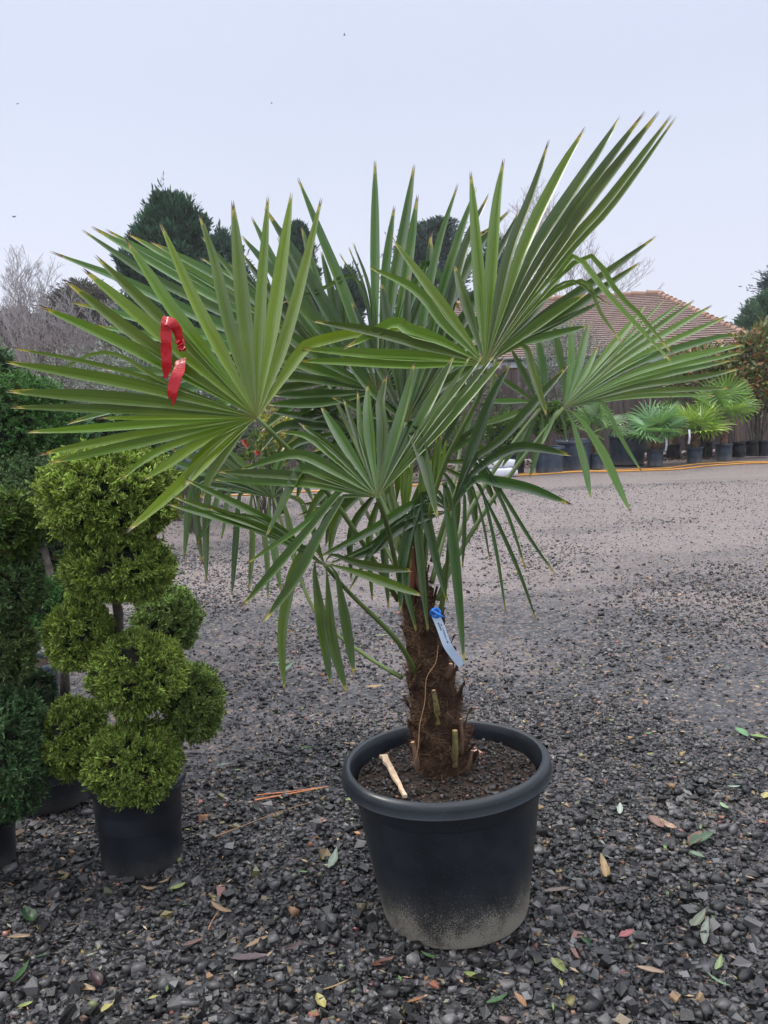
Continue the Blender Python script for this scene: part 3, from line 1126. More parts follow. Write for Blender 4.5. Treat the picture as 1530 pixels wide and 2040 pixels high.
Fl = [[(660, 830), (560, 930)], [(690, 860), (600, 960)], [(700, 860), (640, 965)], [(715, 870), (680, 960)], [(735, 880), (720, 960)], [(752, 880), (755, 965)], [(790, 870), (800, 940)], [(650, 815), (560, 860)], [(820, 850), (860, 900)]]
leaf((752, 786), 2.90, (.0, .03), Fl, [(770, 880), (785, 1000), (812, 1110)], (.022, .060, .012), .018, tw=.6)
# I: second back fan
Ii = [[(770, 760), (700, 600)], [(790, 740), (760, 560)], [(805, 720), (815, 540)], [(830, 700), (870, 500), (913, 365)], [(850, 700), (905, 500), (950, 371)], [(865, 700), (930, 480), (976, 382)],
      [(880, 720), (1037, 416)], [(885, 740), (1000, 600)], [(880, 770), (1010, 690)], [(870, 800), (960, 760)], [(760, 800), (690, 720)], [(750, 830), (660, 790)]]
leaf((808, 842), 2.74, (.0, -.04), Ii, [(805, 950), (806, 1060), (822, 1150)], (.042, .095, .014), .0200, tw=.4)
# N: fan behind the tallest one, two long thin leaflets escaping to the right
Nn = [[(1040, 600), (1060, 500)], [(1060, 600), (1105, 470)], [(1080, 600), (1140, 500)], [(1110, 610), (1200, 550), (1310, 468)], [(1120, 630), (1200, 575), (1278, 521)], [(1100, 650), (1200, 600)], [(1090, 670), (1170, 650)], [(1010, 600), (1020, 520)]]
leaf((990, 700), 2.68, (.02, -.04), Nn, [(965, 850), (900, 1000), (860, 1120)], (.050, .105, .018), .0160, tw=.3)
# H: left back fan
Hh = [[(420, 740), (200, 735)], [(420, 760), (131, 845)], [(450, 800), (230, 900)], [(420, 690), (178, 646)], [(420, 670), (136, 601)], [(420, 640), (250, 560), (97, 500)],
      [(420, 610), (300, 550), (161, 457)], [(440, 600), (320, 530), (180, 451)], [(450, 590), (208, 456)], [(465, 590), (250, 463)], [(480, 580), (297, 480)],
      [(500, 580), (395, 510)], [(520, 590), (437, 514)], [(535, 600), (454, 523)], [(550, 610), (484, 536)], [(560, 620), (520, 520)], [(590, 620), (575, 490)]]
leaf((628, 712), 3.02, (-.02, -.04), Hh, [(670, 800), (730, 930), (790, 1060)], (.10, .19, .07), .022, tw=.35)
Hb = [[(560, 690), (430, 560)], [(575, 670), (400, 470)], [(590, 650), (478, 500)], [(605, 640), (500, 430)], [(625, 625), (552, 470)], [(645, 610), (600, 450)], [(665, 605), (640, 500)], [(680, 600), (665, 520)],
      [(560, 720), (440, 650)], [(560, 750), (450, 730)], [(570, 775), (470, 800)], [(590, 800), (520, 860)], [(610, 820), (560, 900)]]
leaf((690, 755), 2.95, (-.01, -.04), Hb, [(730, 880), (770, 1000), (805, 1110)], (.046, .100, .018), .019, tw=.4)
# J: lower left back fan, pale and drooping
Jj = [[(470, 935), (386, 880)], [(480, 935), (402, 873)], [(490, 930), (445, 888)], [(460, 945), (340, 895)], [(450, 955), (325, 915)], [(440, 968), (300, 935)],
      [(470, 965), (400, 955), (378, 1000), (367, 1117)], [(470, 968), (405, 960), (390, 1010), (404, 1130)], [(480, 970), (430, 960), (412, 1010), (412, 1164)],
      [(480, 972), (440, 975), (425, 1020), (390, 1089)], [(490, 975), (460, 968), (448, 1040), (440, 1075)], [(500, 978), (478, 985), (470, 1080), (462, 1187)],
      [(510, 982), (500, 1000), (503, 1080), (496, 1182)], [(520, 985), (515, 1010), (530, 1090), (535, 1194)], [(535, 990), (540, 1050), (560, 1180)],
      [(560, 990), (575, 1040), (590, 1120)], [(555, 985), (600, 1000), (612, 1050)], [(560, 970), (600, 960), (625, 1000)], [(550, 960), (590, 930)], [(540, 960), (560, 900)], [(525, 960), (520, 900)]]
leaf((546, 992), 3.05, (.0, -.03), Jj, [(590, 1130), (635, 1229), (720, 1300), (800, 1350)], TP, .0195, tw=.4, label='low back leaf fan, pale, its leaflets drooping like a fringe', r0=.007, r1=.005, spmin=.085)
# L: fan behind D, left of it
leaf((1075, 815), 3.0, (.02, -.04), Dl + [[(1040, 820), (950, 850)], [(1080, 850), (1055, 952)], [(1050, 850), (1000, 930)], [(1060, 845), (1020, 950)]], [(1010, 900), (940, 1010), (880, 1150)], (.09, .18, .06), .020, tw=.4)
# K: small pale fan low at the back
Kk = [[(890, 885), (857, 876)], [(895, 870), (868, 845)], [(905, 860), (885, 825)], [(912, 860), (909, 830)], [(920, 855), (927, 812)], [(928, 860), (945, 815)], [(935, 870), (957, 838)], [(900, 890), (870, 905)]]
leaf((917, 893), 3.1, (.0, -.03), Kk, [(905, 960), (885, 1060), (860, 1160)], TP, .014, tw=.3)
# M: spindly brown-tipped fan
Mm = [[(650, 1010), (593, 1027)], [(655, 1000), (600, 1005)], [(660, 1020), (628, 1075)], [(665, 1030), (648, 1090)], [(670, 992), (620, 985)]]
leaf((716, 990), 2.9, (.0, -.02), Mm, [(750, 1060), (781, 1114), (812, 1180)], (.07, .10, .03), .013, tw=.5)
# P, Q, R: older fans in the tangle round the top of the trunk, half collapsed
Pp = [[(700, 960), (640, 985), (600, 1060)], [(720, 985), (672, 1030), (655, 1110)], [(735, 1000), (700, 1060), (700, 1160)], [(750, 1010), (735, 1080), (742, 1200)], [(765, 1010), (765, 1100), (775, 1215)], [(700, 940), (640, 930), (590, 960)], [(715, 920), (660, 890), (620, 900)]]
leaf((772, 960), 2.78, (.0, -.02), Pp, [(785, 1030), (800, 1100), (818, 1170)], (.046, .092, .016), .0145, tw=.6, label='half collapsed leaf fan behind the lowest front one')
Qq = [[(900, 900), (940, 880), (985, 930)], [(905, 920), (950, 930), (990, 1010)], [(900, 940), (935, 970), (950, 1060)], [(890, 950), (910, 1000), (905, 1090)], [(870, 870), (880, 800)], [(890, 870), (920, 810)], [(905, 885), (960, 845)], [(850, 880), (845, 820)], [(840, 960), (820, 1030), (822, 1120)]]
leaf((862, 925), 2.84, (.0, -.02), Qq, [(855, 1020), (848, 1110), (840, 1180)], (.040, .085, .016), .0145, tw=.6, label='half collapsed leaf fan between the trunk top and the right hand fan')
Rr = [[(640, 850), (560, 850), (520, 900)], [(640, 870), (580, 890), (545, 960)], [(660, 890), (610, 930), (590, 1000)], [(640, 835), (540, 820)], [(650, 820), (570, 780)], [(680, 900), (650, 950), (645, 1020)]]
leaf((706, 858), 2.9, (.0, -.02), Rr, [(740, 960), (785, 1070), (815, 1150)], (.042, .088, .018), .0155, tw=.6, label='dark leaf fan in the gap under the big left one')
# spear leaves rising from the heart
for (x0, y0, x1, y1, dd) in ((775, 1000, 760, 880, .05), (790, 1000, 800, 850, .08), (860, 1020, 880, 860, .06), (842, 1060, 850, 900, .0), (806, 1040, 812, 900, -.04)):
    o, h = photo_fan((x0, y0), D0 + dd, (0, -.01), [[(x0 + (x1 - x0) * .5 - 8, (y0 + y1) / 2), (x1 - 10, y1 + 10)], [(x0 + (x1 - x0) * .5, (y0 + y1) / 2), (x1, y1)], [(x0 + (x1 - x0) * .5 + 8, (y0 + y1) / 2), (x1 + 9, y1 + 14)]], palm, T0, .012, ns=10)
    o.name = 'spear_leaf'
    petiole(o, palm, [W(828 + (x0 - 828) * .25, 1190, D0), W((x0 + 826) / 2, 1110, D0 + dd / 2), h], .009, .006)

# ------------------------------------------------------------------ ribbon, tag
def strip(pts, wid, N, thick=.0006, wave=0.0, taper=0.0):
    """ribbon strip through pts, with thickness"""
    P = catmull(pts, 24)
    V, Fc = [], []
    N = unit(np.array(N, float))
    for i in range(24):
        T = unit(P[min(i + 1, 23)] - P[max(i - 1, 0)])
        S = unit(np.cross(T, N))
        wv = wid * (1 + wave * math.sin(i * 1.1)) / 2 * (1 - taper * (i / 23) ** 7)
        nn_ = np.cross(S, T)
        for s_, t_ in ((-1, 1), (1, 1), (1, -1), (-1, -1)):
            V.append(P[i] + S * wv * s_ + nn_ * thick * t_ + nn_ * .003 * math.sin(i * .8) * wave * 5)
    for i in range(23):
        for k in range(4):
            k2 = (k + 1) % 4
            Fc.append((4 * i + k, 4 * i + k2, 4 * i + 4 + k2, 4 * i + 4 + k))
    Fc += [(0, 1, 2, 3), (95, 94, 93, 92)]
    return V, Fc


DR = 2.36 + .035 * (335 - 512) / 100 - .045 * (700 - 832) / 100
rb = MB()
for pts, wd_, nrm in (([W(336, 636, DR - .04), W(331, 645, DR - .055), W(331, 690, DR - .055), W(332, 725, DR - .052), W(330, 753, DR - .046)], .027, (.3, -1, .1)),
                      ([W(324, 642, DR - .045), W(338, 640, DR - .056), W(352, 656, DR - .05), W(361, 690, DR - .035)], .025, (-.3, -1, .7)),
                      ([W(360, 716, DR - .02), W(357, 735, DR - .04), W(346, 768, DR - .05), W(341, 806, DR - .042)], .033, (-.35, -1, .1))):
    V, Fc = strip(pts, wd_, nrm, wave=.05, taper=.7)
    rb.add(V, Fc)
for k in range(7):
    a_ = W(359 + random.uniform(-6, 6), 690 + random.uniform(-9, 9), DR - .04 + random.uniform(-.01, .01))
    b_ = a_ + np.array([random.uniform(-.012, .012), random.uniform(-.01, .01), random.uniform(-.012, .012)])
    V, Fc = strip([a_, (a_ + b_) / 2 + np.array([0, -.006, .004]), b_], .012, (random.uniform(-.5, .5), -1, random.uniform(-.5, .5)), wave=.2)
    rb.add(V, Fc)
o = rb.build('ribbon', M_RED, None, smooth=False)
tag(o, 'shiny red plastic ribbon knotted around leaflets of the big left palm leaf', 'ribbon')

tg = empty('plant_tag', tuple(W(868, 1222, D0 - .13)))
tag(tg, 'white plastic tag looped round a leaf stalk with a blue tie', 'plant tag')
pts = [W(868, 1226, D0 - .13), W(878, 1250, D0 - .135), W(890, 1283, D0 - .14), W(905, 1306, D0 - .135), W(921, 1325, D0 - .125)]
V, Fc = strip(pts, .024, (-.1, -1, .15), .0005)
mesh_obj('tag_strip', np.array(V), Fc, simple('pale_blue_plastic', (.50, .64, .80), (.62, .74, .88), 8, .4, 0), tg)
ink = MB()
Pm = catmull(pts, 60)
for j, off in enumerate((-.0045, .0015)):
    for i in range(8, 30 - j * 14):
        if random.random() < .2:
            continue
        T = unit(Pm[i + 1] - Pm[i])
        S = unit(np.cross(T, (-.1, -1, .15)))
        nn_ = unit(np.cross(S, T))
        sg = -1 if nn_[1] > 0 else 1
        c0 = Pm[i] + S * (off + random.uniform(-.0003, .0003)) + nn_ * sg * .0011
        l_ = .0024 * random.uniform(.6, 1.2)
        w_ = .0019
        ink.add([c0 - S * w_, c0 + S * w_, c0 + S * w_ + T * l_, c0 - S * w_ + T * l_], [(0, 1, 2, 3)])
ink.build('print', M_INK, tg)
bl = MB()
c0 = W(867, 1221, D0 - .13)
ring = [c0 + np.array([.013 * math.cos(t), .004 * math.sin(2 * t), .012 * math.sin(t)]) for t in np.linspace(0, 6.283, 20)]
bl.tube(ring, .0042, 8, cap=False)
bl.tube([W(860, 1215, D0 - .14), W(872, 1224, D0 - .145), W(885, 1230, D0 - .14)], [.004, .005, .002], 8)
bl.build('tie', M_BLUE, tg, smooth=True)

# pale chips on the soil of the palm
tsurf = lambda px, py: G(px, py, base_c[2] + soil_z + .018)


def chip(px0, px1, wd_, name, label, mat, cat, seed=0):
    a_, b_ = tsurf(*px0), tsurf(*px1)
    a_[2] += .004
    b_[2] += .004
    T = unit(b_ - a_)
    S = np.array([-T[1], T[0], 0])
    L_ = np.linalg.norm(b_ - a_)
    n = 12
    V = []
    for i in range(n + 1):
        w0 = wd_ * random.uniform(.55, 1.1) * (1 - .5 * (i / n))
        w1 = wd_ * random.uniform(.55, 1.1) * (1 - .5 * (i / n))
        c0 = a_ + T * L_ * i / n
        for s_, z_ in ((-w0, .006), (w1, .006), (w1, -.004), (-w0, -.004)):
            V.append(c0 + S * s_ + np.array([0, 0, z_ + random.uniform(-.001, .001)]))
    Fc = [(4 * i + k, 4 * i + (k + 1) % 4, 4 * i + 4 + (k + 1) % 4, 4 * i + 4 + k) for i in range(n) for k in range(4)] + [(3, 2, 1, 0), (4 * n, 4 * n + 1, 4 * n + 2, 4 * n + 3)]
    tag(mesh_obj(name, np.array(V), Fc, mat), label, cat)


chip((764, 1508), (808, 1590), .013, 'bark_chip', 'long pale broken bark chip lying on the palm soil, left of the trunk', M_WOODPALE, 'bark chip')
chip((945, 1500), (962, 1506), .012, 'clay_shard', 'small pinkish shard on the palm soil, right of the trunk', simple('pink_clay', (.5, .27, .2), (.6, .36, .28), 50, .8, .2), 'shard')

# ================================================================== TOPIARY
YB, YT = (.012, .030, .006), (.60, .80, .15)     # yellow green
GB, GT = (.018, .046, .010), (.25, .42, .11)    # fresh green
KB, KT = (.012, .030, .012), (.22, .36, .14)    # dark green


def topiary(name, label, potc, potR, potB, potH, balls, stems, ydepth, matpot, cols, dens=1.0, show_pot=True, group=None, L=.019, cat='topiary'):
    root = empty(name, (potc[0], potc[1], 0))
    tag(root, label, cat, group)
    if show_pot:
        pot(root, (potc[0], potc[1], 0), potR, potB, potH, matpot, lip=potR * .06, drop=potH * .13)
        soil_disc(root, (potc[0], potc[1], potH * .9), potR * .86)
    for st in stems:
        mb = MB()
        P = [W(x, y, ydepth + dz) for x, y, dz in st[0]]
        P = catmull(P, 10)
        P += rng.normal(size=P.shape) * .003
        mb.tube(P, np.linspace(st[1], st[2], 10), 8)
        mb.build('trunk', M_BARK, root, smooth=True)
    for b in balls:
        x, y, rx, ry, dz = b[:5]
        cl = b[5] if len(b) > 5 else cols
        d_ = ydepth + dz
        c = W(x, y, d_)
        px = d_ / F * 1.02
        area = (rx * px) * (ry * px)
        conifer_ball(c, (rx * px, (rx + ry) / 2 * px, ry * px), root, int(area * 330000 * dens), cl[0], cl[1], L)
    return root


pc = G(284, 1712)
D1 = pc[1]
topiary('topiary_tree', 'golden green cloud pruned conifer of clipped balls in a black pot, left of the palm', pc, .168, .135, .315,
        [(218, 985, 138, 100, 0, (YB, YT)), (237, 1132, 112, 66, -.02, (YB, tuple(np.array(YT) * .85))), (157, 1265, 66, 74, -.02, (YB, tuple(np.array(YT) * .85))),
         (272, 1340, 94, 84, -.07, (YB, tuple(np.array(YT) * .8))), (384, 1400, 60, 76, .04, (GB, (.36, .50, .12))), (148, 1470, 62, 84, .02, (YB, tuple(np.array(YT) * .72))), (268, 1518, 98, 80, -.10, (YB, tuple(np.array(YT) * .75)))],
        [([(262, 1580, 0), (245, 1450, .03), (240, 1300, .04), (228, 1180, .02), (225, 1050, 0)], .024, .014), ([(245, 1400, .03), (310, 1390, .03), (380, 1400, .04)], .012, .008),
         ([(243, 1340, .03), (190, 1300, 0), (157, 1270, -.02)], .012, .008), ([(246, 1440, .03), (190, 1470, .03), (148, 1480, .02)], .012, .008)],
        D1, M_POT, (YB, YT))
# right rear ball tree: fresh green, behind
topiary('topiary_tree', 'fresh green clipped conifer standing behind the golden one, its trunk bare below', G(70, 1420), .15, .12, .28,
        [(334, 1235, 66, 68, .0, (GB, (.42, .60, .16))), (115, 1215, 72, 70, .1, (KB, (.16, .38, .09))), (60, 1000, 120, 95, .3, (KB, KT)), (30, 860, 120, 110, .5, (KB, (.16, .36, .09)))],
        [([(130, 1395, .1), (130, 1300, .1), (115, 1200, .1), (60, 1000, .3)], .024, .014), ([(130, 1300, .1), (230, 1280, .05), (332, 1240, 0)], .012, .01)],
        3.75, M_POTGREY, (KB, KT), .7)
topiary('topiary_tree', 'dark green clipped conifer cut off by the left edge of the picture, in the foreground', G(-48, 1720), .17, .13, .31,
        [(0, 1050, 74, 74, .0, (KB, (.20, .32, .05))), (8, 1170, 72, 72, .0, (KB, (.22, .36, .12))), (-2, 1295, 74, 70, 0, (KB, (.26, .38, .12))), (0, 1500, 100, 138, -.05, (KB, (.17, .32, .12)))],
        [([(-10, 1600, 0), (-12, 1300, 0), (-10, 1050, 0)], .025, .015)],
        3.0, M_POT, (KB, KT))
topiary('topiary_tree', 'dark conifer in a low black pot, mostly hidden behind the golden one', G(105, 1590), .17, .15, .22,
        [(60, 1390, 50, 60, .25, (KB, (.04, .09, .03)))],
        [([(100, 1540, .1), (90, 1450, .2)], .02, .014)],
        3.45, M_POT, (KB, KT), .7)
# hedge-like conifers further back on the left
cm_ = empty('conifer_shrub', tuple(W(60, 1050, 5.2) * np.array([1, 1, 0])))
tag(cm_, 'big dark green bushy conifer behind the topiary, below the left palm leaf', 'conifer shrub')
for (x, y, rx, ry, d_) in ((60, 880, 125, 120, 5.2), (215, 900, 120, 90, 5.6), (150, 1040, 160, 120, 5.3), (-20, 800, 60, 110, 4.6)):
    px = d_ / F
    conifer_ball(W(x, y, d_), (rx * px, rx * px * .8, ry * px), cm_, int(rx * ry * px * px * 42000), KB, (.20, .36, .16), .045, name='crown')
mb = MB()
mb.tube([G(100, 1120) * np.array([1, 1, 0]), W(100, 900, G(100, 1120)[1])], .05, 8)
mb.build('trunk', M_BARK, cm_)
cy = empty('conifer_shrub', tuple(W(-5, 1000, 4.5) * np.array([1, 1, 0])))
tag(cy, 'yellow green conifer at the left picture edge, top level with the palm leaf tips', 'conifer shrub')
conifer_ball(W(-25, 850, 4.4), (.11, .12, .32), cy, 2600, YB, (.16, .22, .03), .035, name='crown')
mb = MB()
mb.tube([W(-25, 850, 4.4) * np.array([1, 1, 0]), W(-25, 900, 4.4)], .03, 8)
mb.build('trunk', M_BARK, cy)


# ================================================================== FENCE
FA, FB = G(255, 962), G(1560, 893)
fv = FB - FA
FL = np.linalg.norm(fv)
fdir = fv / FL
FS = FA - fdir * 6.0
FL += 6.0 + 3.0
fence = empty('board_fence', tuple(FS))
tag(fence, 'long weathered brown board fence behind the row of potted plants', 'fence')
ang = math.atan2(fdir[1], fdir[0])
Mz = Matrix.Rotation(ang, 3, 'Z')
nrm = np.array([fdir[1], -fdir[0], 0])
s = 0.0
pnl = 0
while s < FL:
    mb = MB()
    x = 0.0
    hgt = 1.80 + random.uniform(-.02, .02)
    while x < 1.83:
        bw = .125
        c = FS + fdir * (s + x + bw / 2) + nrm * (.006 * (int(x / bw) % 2) + random.uniform(-.003, .003))
        hb = hgt + random.uniform(-.012, .012)
        mb.box((c[0], c[1], hb / 2 + .06), (bw * random.uniform(.93, .99), .018, hb), Mz @ Matrix.Rotation(R(random.uniform(-3, 3)), 3, 'Z'))
        x += bw
    for zz in (.4, 1.1, 1.7):
        c = FS + fdir * (s + .92) - nrm * .04
        mb.box((c[0], c[1], zz), (1.84, .04, .08), Mz)
    mb.build('board_panel', M_FENCE, fence)
    mb = MB()
    c = FS + fdir * (s - .045) + nrm * .01
    mb.box((c[0], c[1], .98), (.09, .09, 1.96), Mz)
    mb.build('post', M_FENCE, fence)
    s += 1.92

# ================================================================== HOUSE
zE = W(1500, 697, 24.0)[2]
ER = W(1545, 694, 23.6)
ER[2] = zE
EL = np.array([ER[0] - 12.0, ER[1] + 2.4, zE])
RRd = W(1312, 586, 28.5)
zR = RRd[2]
RLd = np.array([EL[0] + 4.2, RRd[1] + 1.4, zR])
BRb = np.array([ER[0] + 1.6, ER[1] + 9.5, zE])
BLb = np.array([EL[0] + 1.6, EL[1] + 9.5, zE])
house = empty('bungalow', (float(ER[0]), float(ER[1]), 0))
tag(house, 'bungalow with a hipped clay tile roof showing above the fence', 'house')


def roof_plane(name, a, b, c, d, rows, parent):
    """eave a->b, ridge d->c; courses as overlapping steps"""
    V, Fc, UV = [], [], []
    Ns = unit(np.cross(b - a, d - a))
    if Ns[2] < 0:
        Ns = -Ns
    slope = np.linalg.norm(((c + d) / 2) - ((a + b) / 2))
    o_ = a
    ex = unit(b - a)
    for i in range(rows):
        t0, t1 = i / rows, (i + 1) / rows
        l0, r0_, l1, r1_ = a + (d - a) * t0, b + (c - b) * t0, a + (d - a) * t1, b + (c - b) * t1
        lift = .032
        q = [l0 + Ns * lift, r0_ + Ns * lift, r1_ + Ns * .012, l1 + Ns * .012, l0 - Ns * .01, r0_ - Ns * .01]
        bb = len(V)
        V += q
        row = .125
        uvs = []
        for p_, v_ in zip(q, (i * row + .004, i * row + .004, (i + 1) * row - .003, (i + 1) * row - .003, i * row + .001, i * row + .001)):
            uvs.append((float((p_ - o_) @ ex), v_))
        UV += uvs
        Fc += [(bb, bb + 1, bb + 2, bb + 3), (bb + 4, bb + 5, bb + 1, bb)]
    return mesh_obj(name, np.array(V), Fc, M_ROOF, parent, uv=np.array(UV))


rf = roof_plane('roof', EL, ER, RRd, RLd, 30, house)
ob = roof_plane('hip_slope', ER, BRb, RRd + np.array([.001, 0, 0]), RRd, 30, None)
bpy_parent_sub(ob, rf, house)
ob = roof_plane('back_slope', BRb, BLb, RLd, RRd, 10, None)
bpy_parent_sub(ob, rf, house)
ob = roof_plane('hip_slope', BLb, EL, RLd, RLd + np.array([.001, 0, 0]), 10, None)
bpy_parent_sub(ob, rf, house)


def ridge(a, b, parent, step=.3, r=.10):
    mb = MB()
    L_ = np.linalg.norm(b - a)
    n = int(L_ / step)
    for i in range(n):
        p0, p1 = a + (b - a) * (i / n), a + (b - a) * ((i + 1.08) / n)
        p0 = p0 + np.array([0, 0, .03])
        p1 = p1 + np.array([0, 0, .0])
        mb.tube([p0, p1], [r * 1.08, r * .9], 10)
    ob = mb.build('ridge_tiles', M_RIDGE, None, smooth=False)
    bpy_parent_sub(ob, rf, house)


ridge(RLd, RRd + np.array([.1, 0, 0]), rf, .45, .11)
ridge(ER, RRd, rf, .22, .085)
mb = MB()
for a, b in ((EL, ER), (ER, BRb), (BRb, BLb), (BLb, EL)):
    cen = (EL + ER + BRb + BLb) / 4
    a2, b2 = a + unit(cen - a) * .55, b + unit(cen - b) * .55
    mid = (a2 + b2) / 2
    L_ = np.linalg.norm(b2 - a2)
    an = math.atan2(b2[1] - a2[1], b2[0] - a2[0])
    mb.box((mid[0], mid[1], (zE - .05) / 2), (L_, .2, zE - .05), Matrix.Rotation(an, 3, 'Z'))
mb.build('wall', M_WALL, house)
mb = MB()
mb.tube([EL + np.array([0, -.06, -.02]), ER + np.array([0, -.06, -.02])], .055, 10)
mb.build('gutter', M_DARKG, house)
mb = MB()
an = math.atan2(ER[1] - EL[1], ER[0] - EL[0])
mid = (EL + ER) / 2
mb.box((mid[0], mid[1] + .03, zE - .13), (np.linalg.norm(ER - EL), .03, .2), Matrix.Rotation(an, 3, 'Z'))
mb.build('fascia', M_GUTTER, house)


# ================================================================== TREES
def bare_tree(name, label, base, height, r0, mat, spread=.5, levels=5, group=None, lean=(0, 0), n0=4, seed=1, twigmat=None, seglen=None, cat='tree'):
    rs = random.Random(seed)
    root = empty(name, tuple(base))
    tag(root, label, cat, group)
    tk, tw_ = MB(), MB()

    def grow(p, d, L_, r_, lev):
        pts = [p]
        q = Vector(p)
        dd = Vector(d)
        n = 4 if lev > 1 else 3
        for i in range(n):
            dd = (dd + Vector((rs.uniform(-1, 1), rs.uniform(-1, 1), rs.uniform(-.5, .8))) * .13).normalized()
            q = q + dd * L_ / n
            pts.append(q.copy())
        rr_ = [max(.006, r_ * (1 - .5 * i / n)) for i in range(n + 1)]
        (tk if lev >= levels - 1 else tw_).tube(pts, rr_, 6 if lev >= levels - 1 else 3, cap=False)
        if lev <= 0:
            return
        nb = rs.choice((3, 4)) if lev < levels else n0
        for k in range(nb):
            i = min(n, 1 + int((k + 1) * n / (nb + .5)))
            a_ = rs.uniform(0, 6.28)
            side = Vector((math.cos(a_), math.sin(a_), rs.uniform(.0, .7))).normalized()
            nd = (dd * (1 - spread) + side * spread).normalized()
            grow(pts[i], nd, L_ * rs.uniform(.5, .72), rr_[i] * .62, lev - 1)
        grow(pts[-1], dd, L_ * .62, rr_[-1] * .8, lev - 1)
    grow(Vector(base), Vector((lean[0], lean[1], 1)).normalized(), height * .42, r0, levels)
    tk.build('trunk', mat, root)
    tw_.build('branches', twigmat or M_TWIG, root)
    return root


def conifer(name, label, px, top, y, half, cols, n=9000, L=.5, bottom=0.0, shape=1.0, layers=0, seed=3, cat='tree', droop=0.0, narrow=1.0, pads=0):
    """crown of sprays round a central stem; px: pixel column, top: pixel row of the tip, y: distance, half: crown half-width m"""
    tpt = W(px, top, y)
    base = np.array([tpt[0], y, 0])
    root = empty(name, tuple(base))
    tag(root, label, cat)
    Ht = tpt[2]
    mb = MB()
    mb.tube([base, base + np.array([0, 0, Ht * .93])], [half * .09 + .05, .03], 8)
    mb.build('trunk', M_BARK, root)
    rs = np.random.default_rng(seed)
    # leading shoots: each a plume of sprays
    npl = 80
    cc_, dd_, ll_, tn_ = [], [], [], []
    per = n // npl
    for i in range(npl):
        h = rs.uniform(bottom, 1) ** .8
        if i < 8:
            h = .8 + .18 * i / 8
        env = half * (1 - h ** (1.6 * shape)) ** .75 + .02
        if layers:
            h = (round(h * layers) + rs.uniform(-.35, .35)) / layers
        a_ = rs.uniform(0, 6.283)
        oc = np.array([math.cos(a_), math.sin(a_), 0])
        r1_ = env * rs.uniform(.7, 1.14)
        tip = base + oc * r1_ + np.array([0, 0, h * Ht - droop * r1_ + (Ht * .09 * rs.uniform(0, 1) if not layers else 0)])
        st_ = base + oc * r1_ * .15 + np.array([0, 0, max(h * Ht - (0 if layers else r1_ * .8), Ht * bottom * .9)])
        u = rs.uniform(0, 1, per) ** .7
        pos = st_ + (tip - st_) * u[:, None]
        jit = rs.normal(size=(per, 3)) * (half * .14 * (1.1 - u))[:, None]
        if pads:
            pos[:, 2] = tip[2] - abs(rs.normal()) * .05 + (u - .5) * .25 * half
            jit[:, :2] *= 2.2
            jit[:, 2] *= .35
        pos = pos + jit
        d_ = unit((tip - st_)[None] * .6 / np.linalg.norm(tip - st_) + unit(jit) * .7 + np.array([0, 0, .35 - droop]))
        cc_.append(pos)
        dd_.append(d_)
        tn_.append(np.full(per, rs.uniform(.6, 1.35)))
    C = np.concatenate(cc_)
    D = np.concatenate(dd_)
    t_ = np.concatenate(tn_)
    C2, D2, L2 = sprays(C, D, 5, L * .4, .7)
    t2 = np.tile(t_, 5)[:, None] * rng.uniform(.7, 1.3, (len(C2), 1))
    leaf_cloud('crown', C2, D2, L2, L2 * .26 * narrow, np.array(cols[0]) * t2, M_FOL, root, tipcol=np.array(cols[1]) * t2)
    return root


DG = ((.028, .060, .045), (.070, .13, .090))
conifer('conifer_tree', 'tall dense blue green conifer rising behind the left palm leaves', 340, 424, 27, 2.35, ((.026, .066, .042), (.075, .155, .09)), 30000, .50, .1, 1.5, seed=5)
conifer('conifer_tree', 'second dark conifer behind the big left one, showing as its right shoulder', 440, 500, 31, 2.3, DG, 14000, .5, .1, 1.1, seed=6)
conifer('conifer_tree', 'dark conifer whose tip shows between the left and centre palm leaves', 597, 480, 32, 1.2, DG, 12000, .5, .1, 1, seed=7)
conifer('conifer_tree', 'dark conifer low between the upright centre palm leaflets', 690, 560, 36, 1.4, DG, 9000, .5, .1, 1, seed=8)
conifer('cedar_tree', 'dark layered cedar behind the centre of the palm', 862, 462, 38, 2.2, ((.045, .075, .065), (.09, .14, .11)), 16000, .42, .25, 2.3, layers=9, seed=9, pads=1)
conifer('conifer_tree', 'narrow dark conifer right of the cedar', 985, 490, 40, 1.5, DG, 8000, .45, .1, .9, seed=10)
conifer('conifer_tree', 'rounded green conifer beyond the roof at the right picture edge', 1560, 590, 44, 3.3, ((.03, .07, .035), (.06, .13, .06)), 14000, .45, .05, 2.4, seed=11)
conifer('conifer_tree', 'blue green conifer top above the rounded one at the right picture edge', 1555, 540, 52, 2.2, ((.02, .045, .04), (.045, .09, .07)), 7000, .5, .1, 1.0, layers=10, seed=12, pads=1)
conifer('dark_pine', 'brownish dark evergreen behind the birch at the left', 165, 585, 36, 3.4, ((.075, .070, .055), (.14, .135, .11)), 13000, .5, .1, 1.5, layers=12, seed=13, narrow=.8, pads=1)
conifer('dark_pine', 'brownish dark evergreen at the far left picture edge', 30, 640, 34, 3.0, ((.09, .07, .065), (.15, .125, .11)), 9000, .5, .1, 1.6, seed=14, narrow=.8)

